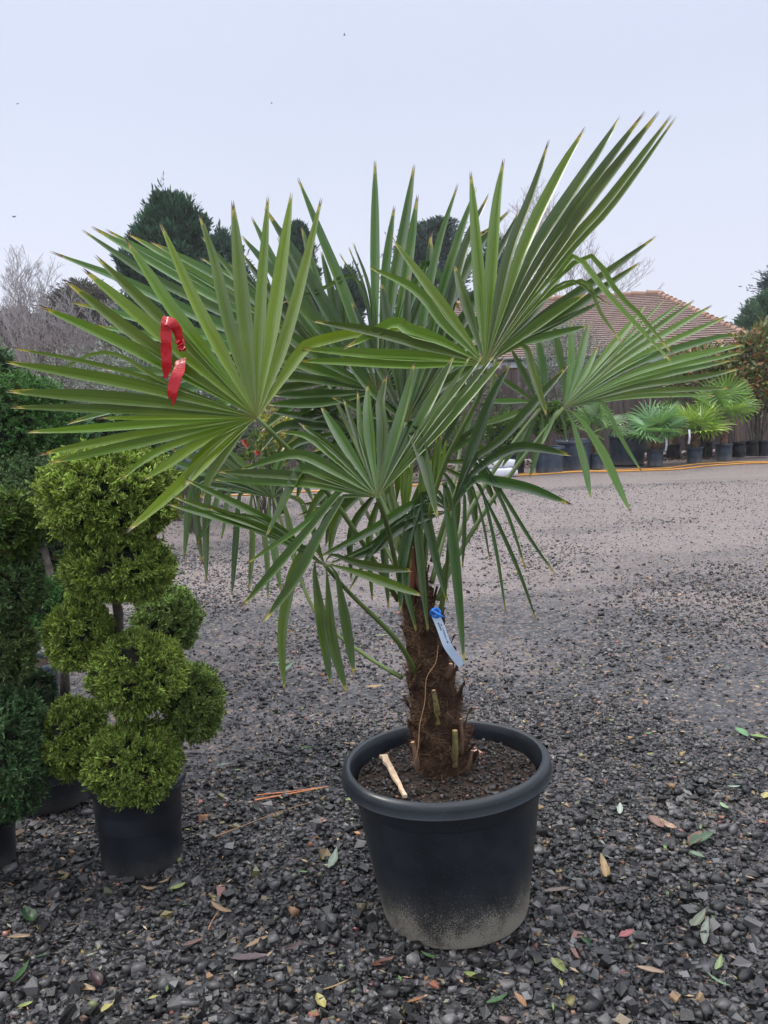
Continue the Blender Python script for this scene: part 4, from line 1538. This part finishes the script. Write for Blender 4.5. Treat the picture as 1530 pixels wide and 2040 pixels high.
M_GREYTWIG = simple('hazy_twigs', (.27, .25, .25), (.36, .33, .33), 3, .9, 0)
bare_tree('birch_tree', 'leafless birch with a pale trunk at the left', W(112, 900, 30) * np.array([1, 1, 0]), 6.2, .10, M_BIRCH, .44, 5, seed=4, n0=5, twigmat=M_GREYTWIG)
bare_tree('bare_tree', 'leafless tree at the far left picture edge', W(-15, 900, 32) * np.array([1, 1, 0]), 5.2, .10, M_TWIG, .5, 5, seed=8, n0=5, twigmat=M_GREYTWIG)
bare_tree('bare_tree', 'leafless pale tree between the birch and the dense conifer', W(205, 900, 29) * np.array([1, 1, 0]), 5.2, .08, M_BIRCH, .5, 5, seed=12, n0=5, twigmat=M_GREYTWIG)
bare_tree('bare_tree', 'leafless tree with fine twigs above the bungalow roof', W(1130, 900, 36) * np.array([1, 1, 0]), 8.9, .11, M_TWIG, .5, 5, seed=21, n0=5, twigmat=M_GREYTWIG)


def shrub(name, label, c, r, n, L, wid, cols, mat=M_LEAFY, up=.2, hollow=.3, cat='shrub', stems=5, upright=0.0, tips=None):
    """loose leafy shrub, c = centre of the crown"""
    c = np.array(c, float)
    r = np.array(r, float)
    root = empty(name, (float(c[0]), float(c[1]), 0))
    tag(root, label, cat)
    mb = MB()
    ends = []
    for k in range(stems * 4):
        u = unit(rng.normal(size=3))
        e_ = c + u * r * .85
        st_ = np.array([c[0], c[1], 0]) + rng.normal(size=3) * np.array([.04, .04, 0])
        md = (st_ + e_) / 2 + np.array([0, 0, .1 * r[2]])
        mb.tube(catmull([st_, md, e_], 6), np.linspace(.012, .003, 6) * max(1, r[2] * 1.5), 4)
    mb.build('stems', M_BARK, root)
    nc = max(12, n // 40)
    u = unit(rng.normal(size=(nc, 3)))
    cl = c + u * r * (rng.uniform(hollow, 1, nc) ** .6)[:, None]
    k = rng.integers(0, nc, n)
    C = cl[k] + rng.normal(size=(n, 3)) * r.mean() * .13
    D = unit(u[k] * .7 + rng.normal(size=(n, 3)) * .6 + np.array([0, 0, up + upright]))
    LL = L * rng.uniform(.6, 1.3, n)
    cols = [np.array(q) for q in cols]
    pick = rng.integers(0, len(cols), n)
    cc_ = np.array([cols[i] for i in pick]) * (rng.uniform(.7, 1.3, nc)[k] * rng.uniform(.8, 1.2, n))[:, None]
    leaf_cloud('foliage', C, D, LL, LL * wid, cc_, mat, root)
    return root


OL = [(.17, .20, .15), (.24, .27, .22), (.11, .14, .09), (.30, .33, .29)]
shrub('olive_shrub', 'silvery grey olive bush behind the left palm leaf', W(330, 790, 11.6), (1.1, .5, .75), 9000, .075, .22, OL)
shrub('olive_shrub', 'silver leaved bush under the bare birch at the left', W(190, 790, 12.6), (.9, .5, .60), 6000, .075, .22, OL)
shrub('olive_shrub', 'grey olive bush in front of the bungalow roof', W(1130, 725, 17.3), (.78, .5, .82), 9000, .085, .16, OL, upright=.4)
shrub('blue_spruce_shrub', 'low blue grey spruce shrub by the fence at the left', W(375, 905, 10.4), (.36, .3, .26), 3500, .055, .25, [(.10, .17, .18), (.16, .24, .25), (.06, .11, .11)])
shrub('flowering_shrub', 'leafy bush with a few red flowers in front of the fence', W(520, 920, 11.2), (.28, .25, .36), 1700, .055, .5, [(.10, .16, .03), (.16, .21, .04), (.05, .09, .02)])
shrub('golden_shrub', 'yellow leaved shrub in front of the fence left of centre', W(548, 868, 11.8), (.22, .22, .42), 1700, .06, .5, [(.42, .38, .06), (.32, .33, .06), (.20, .25, .05)])
fl = MB()
for (x, y) in ((491, 887), (486, 879), (512, 902)):
    c = W(x, y, 10.85)
    for k in range(5):
        a_ = k * 1.257
        e1, e2 = np.array([math.cos(a_), 0, math.sin(a_)]) * .02, np.array([math.cos(a_ + .9), -.5, math.sin(a_ + .9)]) * .02
        fl.add([c, c + e1, c + e1 * 1.2 + e2, c + e2], [(0, 1, 2, 3)])
fo = fl.build('flower', M_RED, None)
fr_ = [o for o in COL.objects if o.name.startswith('flowering_shrub')][0]
fo.data.transform(Matrix.Translation(-Vector(fr_.location)))
fo.parent = fr_
MG = [(.16, .20, .05), (.25, .25, .08), (.08, .13, .035), (.36, .16, .07), (.32, .35, .20)]
shrub('magnolia_shrub', 'evergreen shrub with rusty backed leaves at the right picture edge', W(1512, 735, 17.9), (.62, .35, .95), 4200, .12, .42, MG)
shrub('magnolia_shrub', 'smaller evergreen shrub with rusty backed leaves left of the one at the picture edge', W(1405, 740, 18.0), (.75, .3, .50), 3600, .11, .42, MG)
shrub('garden_hedge', 'dark evergreen hedge along the foot of the fence at the left', W(330, 880, 13.2), (1.8, .35, .65), 7000, .07, .4, [(.02, .045, .02), (.035, .07, .03)])
shrub('garden_hedge', 'dark evergreen bushes filling the fence line behind the palm trunk', W(800, 830, 16.0), (2.4, .5, .8), 7000, .08, .4, [(.025, .055, .02), (.05, .09, .03), (.08, .12, .05)])
shrub('weeping_shrub', 'tangle of brownish bare shrubs beneath the pines at the left', W(90, 740, 24), (3.0, 1.0, 1.1), 7000, .18, .06, [(.12, .09, .08), (.17, .13, .12)], mat=M_FOL)


# ================================================================== NURSERY ROW
def small_fan(hub, dirc, up, R_, nseg, spread, wmax, tone, droop=.25):
    """generic fan for the small palms"""
    dirc = unit(np.array(dirc, float))
    side = unit(np.cross(dirc, up))
    nn_ = unit(np.cross(side, dirc))
    segs = []
    for i in range(nseg):
        a_ = spread * (i / (nseg - 1) - .5)
        d_ = dirc * math.cos(a_) + side * math.sin(a_)
        L_ = R_ * (1 - .18 * abs(a_) / (spread / 2)) * random.uniform(.92, 1.05)
        segs.append([hub + d_ * L_ * .55, hub + d_ * L_ * .85 - np.array([0, 0, droop * L_ * .12]), hub + d_ * L_ - np.array([0, 0, droop * L_ * .32])])
    return segs, nn_


def small_palm(name, label, bpx, prad, ph_, crown, nfan, tone, potmat, trunk_h, R_=.30, group=None, seed=0, dist=None):
    rs = random.Random(seed)
    b = G(*bpx)
    root = empty(name, (float(b[0]), float(b[1]), 0))
    tag(root, label, 'potted palm', group)
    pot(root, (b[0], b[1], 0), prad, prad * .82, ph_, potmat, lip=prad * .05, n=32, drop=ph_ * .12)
    soil_disc(root, (b[0], b[1], ph_ * .9), prad * .88)
    mb = MB()
    top = np.array([b[0] + rs.uniform(-.03, .03), b[1], ph_ * .9 + trunk_h])
    mb.tube(catmull([(b[0], b[1], ph_ * .88), (b[0], b[1], ph_ * .9 + trunk_h * .5), top], 8), np.linspace(.075, .045, 8), 10)
    for k in range(30):   # old boots
        a_ = rs.uniform(0, 6.28)
        z_ = rs.uniform(0, trunk_h)
        o_ = np.array([math.cos(a_), math.sin(a_), 0])
        p0 = np.array([b[0], b[1], ph_ * .9 + z_]) + o_ * .05
        mb.tube([p0, p0 + o_ * .045 + np.array([0, 0, .05])], [.016, .004], 4)
    tk = mb.build('trunk', M_BOOT, root)
    for i in range(nfan):
        a_ = i * 2.4 + rs.uniform(-.3, .3)
        el = rs.uniform(.3, 1.35)
        o_ = np.array([math.cos(a_) * math.cos(el), math.sin(a_) * math.cos(el), math.sin(el)])
        hub = top + o_ * crown * rs.uniform(.45, .95) + np.array([0, 0, -.1 * crown * (1 - el)])
        d_ = unit(o_ + np.array([0, 0, -.25]) + np.array([rs.uniform(-.3, .3), rs.uniform(-.3, .3), 0]))
        upv = unit(np.array([-o_[0] * .3, -o_[1] * .3, 1.0]) + np.array([rs.uniform(-.5, .5), rs.uniform(-.6, .1), 0]))
        sg, nn_ = small_fan(hub, d_, upv, R_ * rs.uniform(.85, 1.1), 22, 4.4, .011, tone)
        lf = fan_mesh(hub, sg, nn_, .021, np.array(tone) * rs.uniform(1.0, 1.7), 'leaf_fan', root, ns=7, tw=.5, mat=M_LEAFS)
        petiole(lf, root, [top - np.array([0, 0, .05]), (top + hub) / 2 + np.array([0, 0, .04]), hub], .006, .004)
    return root


M_BOOT = simple('old_leaf_bases', (.09, .05, .035), (.24, .15, .10), 25, .9, .4)
M_LEAFS = palm_mat('small_palm_leaf', .45)
LG = (.20, .32, .04)
GRN = (.06, .14, .04)
small_palm('potted_palm', 'young palm with blue green fans in a grey pot right of the big black tub', (1305, 928), .165, .31, .42, 12, (.09, .22, .08), M_POTGREY, .24, .52, seed=1)
small_palm('potted_palm', 'young yellow green palm in a grey pot with a crumpled white label on its trunk', (1383, 923), .16, .31, .44, 12, LG, M_POTGREY, .28, .48, seed=2)
small_palm('potted_palm', 'tallest young palm in a grey pot, in front of the rusty leaved shrubs', (1441, 918), .17, .33, .58, 13, (.15, .28, .04), M_POTGREY, .46, .50, seed=3)
small_palm('potted_palm', 'young palm standing in shade behind the blue green one', (1340, 912), .16, .28, .42, 8, (.08, .18, .04), M_POT, .36, .44, seed=4)
small_palm('potted_palm', 'young pale palm left of the big tub, in a small grey pot', (1188, 934), .14, .29, .40, 10, (.10, .20, .07), M_POTGREY, .36, .38, seed=5)


def plain_pot(bpx, r_, h_, label, mat=None, name='plant_pot', cat='plant pot', group=None, weeds=False):
    b = G(*bpx)
    root = empty(name, (float(b[0]), float(b[1]), 0))
    tag(root, label, cat, group)
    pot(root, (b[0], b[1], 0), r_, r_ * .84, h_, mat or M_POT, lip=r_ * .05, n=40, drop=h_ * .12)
    soil_disc(root, (b[0], b[1], h_ * .9), r_ * .88)
    if weeds:
        n = 500
        C = np.array([b[0], b[1], h_ * .9]) + rng.normal(size=(n, 3)) * np.array([r_ * .38, r_ * .38, .02])
        D = unit(rng.normal(size=(n, 3)) * .7 + np.array([0, 0, .8]))
        L_ = rng.uniform(.04, .11, n)
        tag(leaf_cloud('weeds', C, D, L_, L_ * .4, np.array((.08, .19, .05)) * rng.uniform(.6, 1.4, (n, 1)), M_LEAFY, root), kind='stuff')
    return root, b


plain_pot((1249, 924), .37, .57, 'widest black tub with low green weeds, below the palm right fan', M_POTGREY, 'plant_tub', 'tub', weeds=True)
r_, b = plain_pot((1144, 936), .33, .55, 'big black pot behind and right of the one holding the cloud pruned shrub', M_POTGREY)
r_, b = plain_pot((1020, 945), .25, .40, 'black pot holding the round light green shrub')
conifer_ball(W(1010, 862, b[1]), (.40, .36, .42), r_, 2600, (.04, .09, .015), (.20, .34, .06), .05, name='crown')
r_['category'] = 'potted shrub'
r_['label'] = 'round light green clipped shrub in a black pot, right of the palm trunk'
r_, b = plain_pot((1094, 943), .28, .48, 'cloud pruned shrub with small green balls in a black pot', M_POTGREY, 'potted_topiary', 'topiary')
for (x, y, rr_) in ((1075, 848, 19), (1079, 824, 16), (1120, 843, 21), (1104, 815, 15)):
    conifer_ball(W(x, y, b[1]), (rr_ * b[1] / F,) * 3, r_, 700, (.03, .08, .012), (.18, .32, .05), .04)
mb = MB()
for (x, y) in ((1075, 850), (1120, 845), (1080, 826), (1104, 818)):
    mb.tube(catmull([(b[0], b[1], .4), W(1095, 880, b[1]), W(x, y, b[1])], 7), np.linspace(.028, .012, 7), 6)
mb.build('trunk', M_BARK, r_)
for bp, rr_, hh_, lab in (((1408, 910), .13, .30, 'small black pot half hidden between the yellow green palm and the tallest one'), ((1497, 908), .13, .30, 'dark pot between the two pots that hold bamboo canes')):
    plain_pot(bp, rr_, hh_, lab)
for bp, lab, cx_ in (((1471, 911), 'staked young tree in a black pot right of the tallest young palm', 1469), ((1520, 908), 'staked young tree in a black pot at the right picture edge', 1520)):
    r_, b = plain_pot(bp, .135, .31, lab, M_POT, 'staked_tree', 'potted tree')
    mb = MB()
    mb.tube([(b[0], b[1], .25), W(cx_ + 3, 765, b[1])], .013, 6)
    mb.build('cane', M_CANE, r_)
    n = 260
    ce = W(cx_ + 3, 745, b[1])
    C = ce + rng.normal(size=(n, 3)) * np.array([.13, .13, .16])
    L_ = rng.uniform(.07, .13, n)
    leaf_cloud('foliage', C, unit(rng.normal(size=(n, 3)) + np.array([0, 0, .2])), L_, L_ * .4, np.array(MG)[rng.integers(0, 5, n)], M_LEAFY, r_)
mb = MB()
b = G(1252, 905)
mb.tube([(b[0], b[1], 0), W(1241, 690, b[1])], [.045, .035], 8)
o = mb.build('tree_stake', M_CANE, None)
tag(o, 'stout brown stake leaning against the fence behind the big tub', 'stake')
# pots of labels: white hanging labels on two palms
for (x, y, lab) in ((1327, 884, 'white plastic label standing in the pot right of the blue green young palm'), (1373, 870, 'crumpled white label on the trunk of the yellow green young palm')):
    V, Fc = strip([W(x, y - 14, 16.4), W(x + 1, y, 16.35), W(x - 1, y + 14, 16.4)], .036, (0, -1, 0), .002, wave=.05)
    b_ = mesh_obj('plant_label', np.array(V), Fc, M_WHITE)
    tag(b_, lab, 'plant label')

# white sacks by the fence
def sack(c, size, label, rz):
    bm = bmesh.new()
    bmesh.ops.create_cube(bm, size=1)
    bmesh.ops.subdivide_edges(bm, edges=bm.edges, cuts=5, use_grid_fill=True)
    for v in bm.verts:
        x, y, z = v.co * 2
        pz = (1 - .3 * max(abs(x), abs(y)) ** 6)
        k = 1 - .04 * abs(z) ** 2
        v.co = Vector((x * k * size[0] / 2, y * k * size[1] / 2, z * pz * size[2] / 2 + .006 * math.sin(9 * x + 5 * y)))
    bmesh.ops.rotate(bm, verts=bm.verts, matrix=Matrix.Rotation(rz, 3, 'Z'))
    me = bpy.data.meshes.new('sack')
    for f in bm.faces:
        f.smooth = True
    bm.to_mesh(me)
    bm.free()
    me.materials.append(M_SACK)
    o = bpy.data.objects.new('compost_sack', me)
    o.location = c
    COL.objects.link(o)
    tag(o, label, 'sack', 'white sacks by the fence')


M_SACK = simple('white_sack', (.62, .64, .70), (.78, .80, .86), 5, .5, .3, .02)
b = G(985, 950)
sack((b[0], b[1], .085), (.72, .46, .17), 'lower of two stacked white sacks by the orange hose', .1)
sack((b[0] + .03, b[1] + .02, .235), (.66, .42, .14), 'upper of two stacked white sacks by the orange hose', .2)

# hoses along the ground
def hose(pxs, r_, name, label, mat, cat, zz=.015, n=80):
    P = [G(x, y) for x, y in pxs]
    P = catmull(P, n)
    P[:, 2] = ground_z(P[:, 0], P[:, 1]) + zz
    mb = MB()
    mb.tube(P, r_, 8)
    o = mb.build(name, mat, None, smooth=True)
    tag(o, label, cat)


hose([(250, 992), (340, 990), (420, 986), (560, 982), (700, 978), (850, 966), (960, 955), (1060, 948), (1200, 940), (1330, 936), (1430, 929), (1560, 922)], .014, 'garden_hose', 'orange hose lying along the yard edge, nearer of the two runs', M_HOSE, 'hose')
hose([(960, 952), (1060, 945), (1150, 941), (1250, 935), (1330, 933), (1400, 926), (1470, 924), (1560, 919)], .012, 'garden_hose', 'orange hose lying along the yard edge, farther of the two runs on the right', M_HOSE, 'hose')
hose([(330, 984), (400, 981), (440, 979), (500, 977), (560, 974)], .035, 'water_pipe', 'thick black pipe on the ground beyond the orange hose, left of the palm', M_DARKG, 'pipe', .035)
hose([(250, 979), (300, 975), (700, 965), (900, 955)], .03, 'ground_kerb', 'low dark timber edging along the foot of the plants at the back', M_FENCE, 'edging', .02)


# dark planting strip under the row, as ground cover debris
n_ = 5000
tpar = rng.uniform(0, 1, n_)
A_, B_ = G(300, 975), G(1560, 905)
Pz = A_ + (B_ - A_) * tpar[:, None] + np.stack([rng.normal(size=n_) * .1, rng.uniform(-.1, 1.5, n_), np.zeros(n_)], 1)
Pz[:, 2] = 0
D = unit(rng.normal(size=(n_, 3)) * np.array([1, 1, .3]))
L_ = rng.uniform(.03, .09, n_)
pk = rng.integers(0, 4, n_)
cc = np.array([(.05, .03, .02), (.12, .07, .04), (.03, .025, .02), (.20, .13, .08)])[pk]
tag(leaf_cloud('bed_litter', Pz + np.array([0, 0, .012]), D, L_, L_ * .4, cc, M_FOL), 'dead leaves and crumbs under the row of pots by the fence', kind='stuff')

# ================================================================== FALLEN LEAVES
M_FALL = foliage_mat('fallen_leaf', .42, .12, .5)


def fallen(px, py, lpx, ang_, colr, label, wid=.34, curl=.25, name='fallen_leaf'):
    colr = np.array(colr) * .72
    colr = colr * .78 + colr.mean() * .22
    lpx = lpx * .9
    curl = random.uniform(.2, .75)
    wid = wid * random.uniform(.75, 1)
    c = G(px, py)
    c[2] = ground_z(c[0], c[1]) + .016
    dist = np.linalg.norm(c - np.array([0, 0, H]))
    L_ = lpx * dist / F
    # direction on the ground that points along ang_ in the picture
    q = G(px + 20 * math.cos(R(ang_)), py - 20 * math.sin(R(ang_)))
    T = unit((q - G(px, py)) * np.array([1, 1, 0]))
    real = np.linalg.norm(G(px + lpx / 2 * math.cos(R(ang_)), py - lpx / 2 * math.sin(R(ang_))) - G(px - lpx / 2 * math.cos(R(ang_)), py + lpx / 2 * math.sin(R(ang_))))
    L_ = min(real, L_ * 1.6)
    S = np.array([-T[1], T[0], 0])
    V, cl, Fc = [], [], []
    n = 10
    w_ = L_ * wid
    b1, b2 = random.uniform(-1, 1), random.uniform(.1, 1)
    for i in range(n + 1):
        t_ = i / n
        hw = w_ * .5 * (math.sin(math.pi * min(1, t_ * .97 + .02)) ** .8) * (1 - .25 * t_) * random.uniform(.82, 1.1)
        zc = curl * L_ * .35 * (4 * (t_ - .5) ** 2) * b2
        for s_ in (-1, -.5, 0, .5, 1):
            V.append(c + T * L_ * (t_ - .5) + S * hw * s_ + np.array([0, 0, zc + abs(s_) * hw * .5 * curl * 2 + .004 * b1 * s_ * t_]) + S * .06 * L_ * b1 * math.sin(math.pi * t_))
            k = 1.25 if s_ == 0 else random.uniform(.8, 1.1)
            cl.append(np.array(colr) * k)
    for i in range(n):
        for j in range(4):
            a_ = i * 5 + j
            Fc.append((a_, a_ + 1, a_ + 6, a_ + 5))
    o = mesh_obj(name, np.array(V) - c, Fc, M_FALL, None, smooth=True, col=np.array(cl))
    o.location = tuple(c)
    tag(o, label, 'leaf', 'fallen leaves on the gravel')


TAN, BRN, PUR, GR, YG, PG, OR_, PK, YL = (.36, .22, .10), (.16, .07, .04), (.10, .055, .055), (.05, .13, .03), (.30, .38, .07), (.32, .42, .30), (.48, .20, .05), (.50, .10, .11), (.52, .45, .10)
FALL = [
    (663, 1728, 52, 68, PG, 'pale green narrow leaf on the gravel left of the palm pot', .3),
    (354, 1778, 38, 20, YG, 'yellow green leaf in front of the topiary pot', .45),
    (444, 1822, 56, -25, TAN, 'straw brown leaf on the gravel right of and below the topiary pot', .28),
    (329, 1765, 36, 30, TAN, 'small tan leaf just in front of the topiary pot', .35),
    (297, 1780, 34, -5, TAN, 'curled tan leaf below the small tan one before the topiary pot', .35),
    (387, 1885, 52, 20, (.20, .10, .08), 'reddish brown pointed leaf in the lower left, left of the big purple one', .5),
    (497, 1916, 82, 5, (.13, .085, .095), 'large purple grey leaf lying flat in the foreground', .36),
    (512, 1886, 56, 28, TAN, 'curled tan leaf above the large purple grey one', .3),
    (585, 1898, 44, 25, PUR, 'glossy dark purple leaf right of the large purple grey one', .5),
    (60, 1835, 36, -55, (.025, .09, .02), 'dark green leaf near the left picture edge', .55),
    (89, 1900, 62, 15, (.05, .12, .05), 'long blue green leaf at lower left', .26),
    (42, 1934, 58, 55, (.05, .14, .03), 'long green leaf below the blue green one at lower left', .28),
    (165, 1968, 54, -3, (.42, .26, .08), 'orange tan leaf in the lower left corner area', .45),
    (192, 1955, 40, -55, (.05, .015, .02), 'dark maroon leaf overlapping the orange tan one', .45),
    (215, 2002, 42, 45, YL, 'yellow leaf near the bottom left', .5),
    (763, 1926, 54, 22, (.22, .07, .04), 'red brown leaf in front of the palm pot', .4),
    (669, 1968, 76, 22, (.45, .30, .10), 'thin straw coloured leaf stalk in the bottom foreground', .10),
    (640, 2002, 36, -60, YL, 'small yellow leaf at the bottom centre', .5),
    (50, 1999, 36, 20, YG, 'small yellow green leaf in the bottom left corner', .5),
    (37, 1869, 52, 5, TAN, 'dry tan leaf at the left picture edge', .3),
    (635, 1650, 40, 5, (.32, .17, .12), 'pinkish brown leaf left of the palm pot rim', .45),
    (1235, 1612, 32, 88, (.45, .52, .42), 'whitish green leaf standing on end right of the palm pot', .35),
    (1308, 1640, 40, -40, (.30, .15, .10), 'dark half of a folded brown leaf right of the palm pot', .6),
    (1332, 1646, 42, -28, (.55, .32, .18), 'light half of a folded brown leaf right of the palm pot', .4),
    (1398, 1672, 54, 28, (.08, .17, .08), 'broad green leaf of the fallen sprig at the right', .5),
    (1386, 1668, 44, 50, (.24, .13, .06), 'brown leaf lying over the broad green one of the fallen sprig', .45),
    (1390, 1702, 40, -22, (.16, .28, .15), 'lower light green leaf of the fallen sprig at the right', .5),
    (1203, 1742, 54, -75, (.48, .30, .09), 'curled golden brown leaf right of the palm pot', .28),
    (1151, 1756, 36, -3, (.16, .17, .14), 'grey green oval leaf right of the palm pot', .5),
    (1112, 1774, 66, 8, (.24, .16, .12), 'large dull brown leaf beside the foot of the palm pot', .36),
    (1122, 1792, 66, 2, (.45, .28, .15), 'thin tan stick under the large dull brown leaf', .09),
    (1248, 1863, 36, 25, PK, 'pink red leaf on the gravel at the lower right', .5),
    (1167, 1876, 28, -40, (.04, .11, .04), 'small dark green leaf left of the pink red one', .6),
    (1391, 1839, 50, 50, (.22, .26, .16), 'upper pale leaf of a crossed pair at the lower right', .36),
    (1407, 1858, 62, 82, (.26, .30, .22), 'lower pale leaf of a crossed pair at the lower right', .26),
    (1112, 1926, 44, -45, (.34, .38, .10), 'olive yellow leaf in the right foreground', .5),
    (947, 1949, 54, -18, YG, 'bright yellow green leaf below the palm pot', .42),
    (858, 1910, 44, -12, (.08, .20, .05), 'green leaf just below the palm pot', .4),
    (991, 1996, 54, 25, (.07, .18, .05), 'mid green leaf at the bottom right of centre', .42),
    (1295, 1933, 62, -12, (.48, .30, .17), 'peach tan leaf in the lower right', .3),
    (829, 1996, 44, 20, (.40, .16, .05), 'rusty orange leaf at the bottom centre', .34),
    (1037, 1998, 40, -50, (.42, .20, .08), 'orange brown curled leaf at the bottom right of centre', .4),
    (1525, 1583, 20, 60, YL, 'bright yellow leaf at the right picture edge', .7),
    (1444, 1606, 26, -35, (.30, .48, .22), 'light green leaf at right, the lower of two', .5),
    (1462, 1567, 30, 2, (.30, .44, .32), 'pale green leaf at right, the upper of two', .4),
    (1478, 1459, 34, -35, (.14, .34, .12), 'green leaf near the right edge at mid height of the gravel', .5),
    (1512, 1468, 38, -8, (.28, .46, .08), 'yellow green leaf touching the right picture edge', .5),
    (1292, 1465, 20, 8, (.26, .36, .14), 'tiny green leaf right of the palm pot rim', .6),
    (1431, 1954, 62, -30, (.16, .28, .14), 'long narrow green leaf in the lower right corner area', .16),
    (1431, 1920, 38, 70, (.30, .42, .14), 'short light green leaf above the long narrow one at lower right', .28),
    (1221, 1713, 34, -10, (.34, .40, .28), 'thin pale leaf above the curled golden brown one', .2),
    (745, 1366, 32, 5, (.62, .33, .05), 'orange leaf on the yard left of the palm trunk', .36),
    (450, 1531, 44, 12, (.28, .38, .28), 'pale green leaf right of the topiary pot', .25),
    (700, 1606, 26, 20, (.38, .50, .10), 'yellow green leaf touching the left side of the palm pot', .5),
    (612, 1501, 34, 3, (.10, .26, .05), 'small green leaf left of the palm pot', .3),
    (560, 1326, 50, 5, (.22, .36, .22), 'upper narrow green leaf of a small heap left of the trunk', .18),
    (574, 1338, 46, 40, (.18, .32, .18), 'crossing narrow green leaf of a small heap left of the trunk', .2),
    (760, 1268, 30, 5, (.30, .42, .08), 'yellow green leaf on the yard close to the trunk', .3),
]
for f_ in FALL:
    fallen(*f_[:6], wid=f_[6])


# twigs
def twig(pxs, r_, label, mat=M_CANE):
    P = [G(x, y) for x, y in pxs]
    P = catmull(P, 16)
    P[:, 2] = ground_z(P[:, 0], P[:, 1]) + .016
    mb = MB()
    mb.tube(P, np.linspace(r_, r_ * .5, 16), 5)
    tag(mb.build('twig', mat, None), label, 'twig')


twig([(429, 1680), (500, 1652), (560, 1628), (633, 1606)], .0022, 'long thin brown twig left of the palm pot')
M_ORANGE = simple('orange_stick', (.62, .20, .09), (.72, .30, .14), 20, .5, .1)
twig([(508, 1606), (560, 1596), (655, 1578)], .0045, 'orange brown split stick left of the palm pot, upper strand', M_ORANGE)
twig([(512, 1596), (580, 1588), (640, 1580)], .003, 'orange brown split stick left of the palm pot, lower strand', M_ORANGE)
twig([(415, 1860), (425, 1840), (438, 1822)], .002, 'short tan twig standing up beside the straw brown leaf')

# uncountable leaf crumbs
P = scatter_ground(9500, 1.5, 11)
n_ = len(P)
P[:, 2] += rng.uniform(.012, .024, n_)
D = unit(rng.normal(size=(n_, 3)) * np.array([1, 1, .18]))
L_ = rng.uniform(.008, .034, n_)
pk = rng.choice(8, n_, p=[.24, .2, .16, .12, .08, .08, .06, .06])
cc = np.array([(.36, .24, .14), (.22, .13, .08), (.48, .34, .22), (.30, .30, .20), (.14, .24, .07), (.46, .20, .07), (.44, .44, .34), (.38, .36, .12)])[pk] * rng.uniform(.6, 1.1, (n_, 1))
N = n_
up = np.tile([0, 0, 1.0], (N, 1)) + rng.normal(size=(N, 3)) * .25
S = unit(np.cross(D, up))
wd = (L_ * rng.uniform(.12, .4, N))[:, None]
v = np.stack([P, P + D * L_[:, None] * .5 + S * wd * .5 + np.array([0, 0, .002]), P + D * L_[:, None], P + D * L_[:, None] * .5 - S * wd * .5], 1)
tag(mesh_obj('leaf_crumbs', v.reshape(-1, 3), np.arange(N * 4).reshape(N, 4), M_FALL, col=np.repeat(cc, 4, 0)), 'scattered leaf crumbs, straw and chips over the gravel', kind='stuff')

# ================================================================== BIRDS
M_BIRD = simple('dark_feathers', (.03, .03, .035), (.06, .06, .07), 9, .8, 0)
for (x, y, sz, rot, lab) in ((686, 70, .34, .4, 'tiny dark bird high in the sky above the palm'), (541, 206, .24, -.3, 'tiny dark bird in the sky above the left palm leaves'), (35, 207, .26, .2, 'tiny dark bird near the left edge of the sky'), (28, 432, .40, .1, 'bird with spread wings low over the left trees'), (176, 529, .34, -.5, 'tiny bird beside the tips of the left palm leaves')):
    sz = sz * .5
    c = W(x, y, 42)
    root = empty('bird', tuple(c))
    tag(root, lab, 'bird', 'birds in the sky')
    mb = MB()
    dx = np.array([math.cos(rot), .3, math.sin(rot) * .3])
    mb.tube([c - dx * sz * .35, c - dx * sz * .15, c + dx * sz * .1, c + dx * sz * .25, c + dx * sz * .33], [.01, sz * .09, sz * .11, sz * .07, .01], 8)
    mb.build('body', M_BIRD, root, smooth=True)
    for s_ in (-1, 1):
        wv = np.array([.25, 1.0 * s_, 0.5]) if abs(rot) > .25 else np.array([1.0 * s_, .2, .25])
        wv = unit(wv)
        mb = MB()
        a_ = c + dx * sz * .12
        b_ = c - dx * sz * .12
        e_ = c + wv * sz * .62 + np.array([0, 0, sz * .12])
        m1_ = c + wv * sz * .3 + np.array([0, 0, sz * .16])
        mb.add([a_, m1_ + dx * sz * .1, e_, m1_ - dx * sz * .12, b_] + [q - np.array([0, 0, .01]) for q in (a_, m1_ + dx * sz * .1, e_, m1_ - dx * sz * .12, b_)], [(0, 1, 3, 4), (1, 2, 3), (9, 8, 6, 5), (8, 7, 6), (0, 5, 6, 1), (1, 6, 7, 2), (2, 7, 8, 3), (3, 8, 9, 4)])
        mb.build('wing', M_BIRD, root)


# ------------------------------------------------------------------ misty air
mt = bpy.data.materials.new('misty_air')
mt.use_nodes = True
n, l = mt.node_tree.nodes, mt.node_tree.links
n.remove(n['Principled BSDF'])
pv = n.new('ShaderNodeVolumePrincipled')
pv.inputs['Color'].default_value = (.95, .97, 1, 1)
pv.inputs['Density'].default_value = .0009
pv.inputs['Anisotropy'].default_value = .2
l.new(pv.outputs[0], n['Material Output'].inputs['Volume'])
mb = MB()
mb.box((0, 220, 9.5), (640, 600, 21.5))
hz = mb.build('haze', mt, None)
tag(hz, 'thin damp mist in the air', kind='stuff')
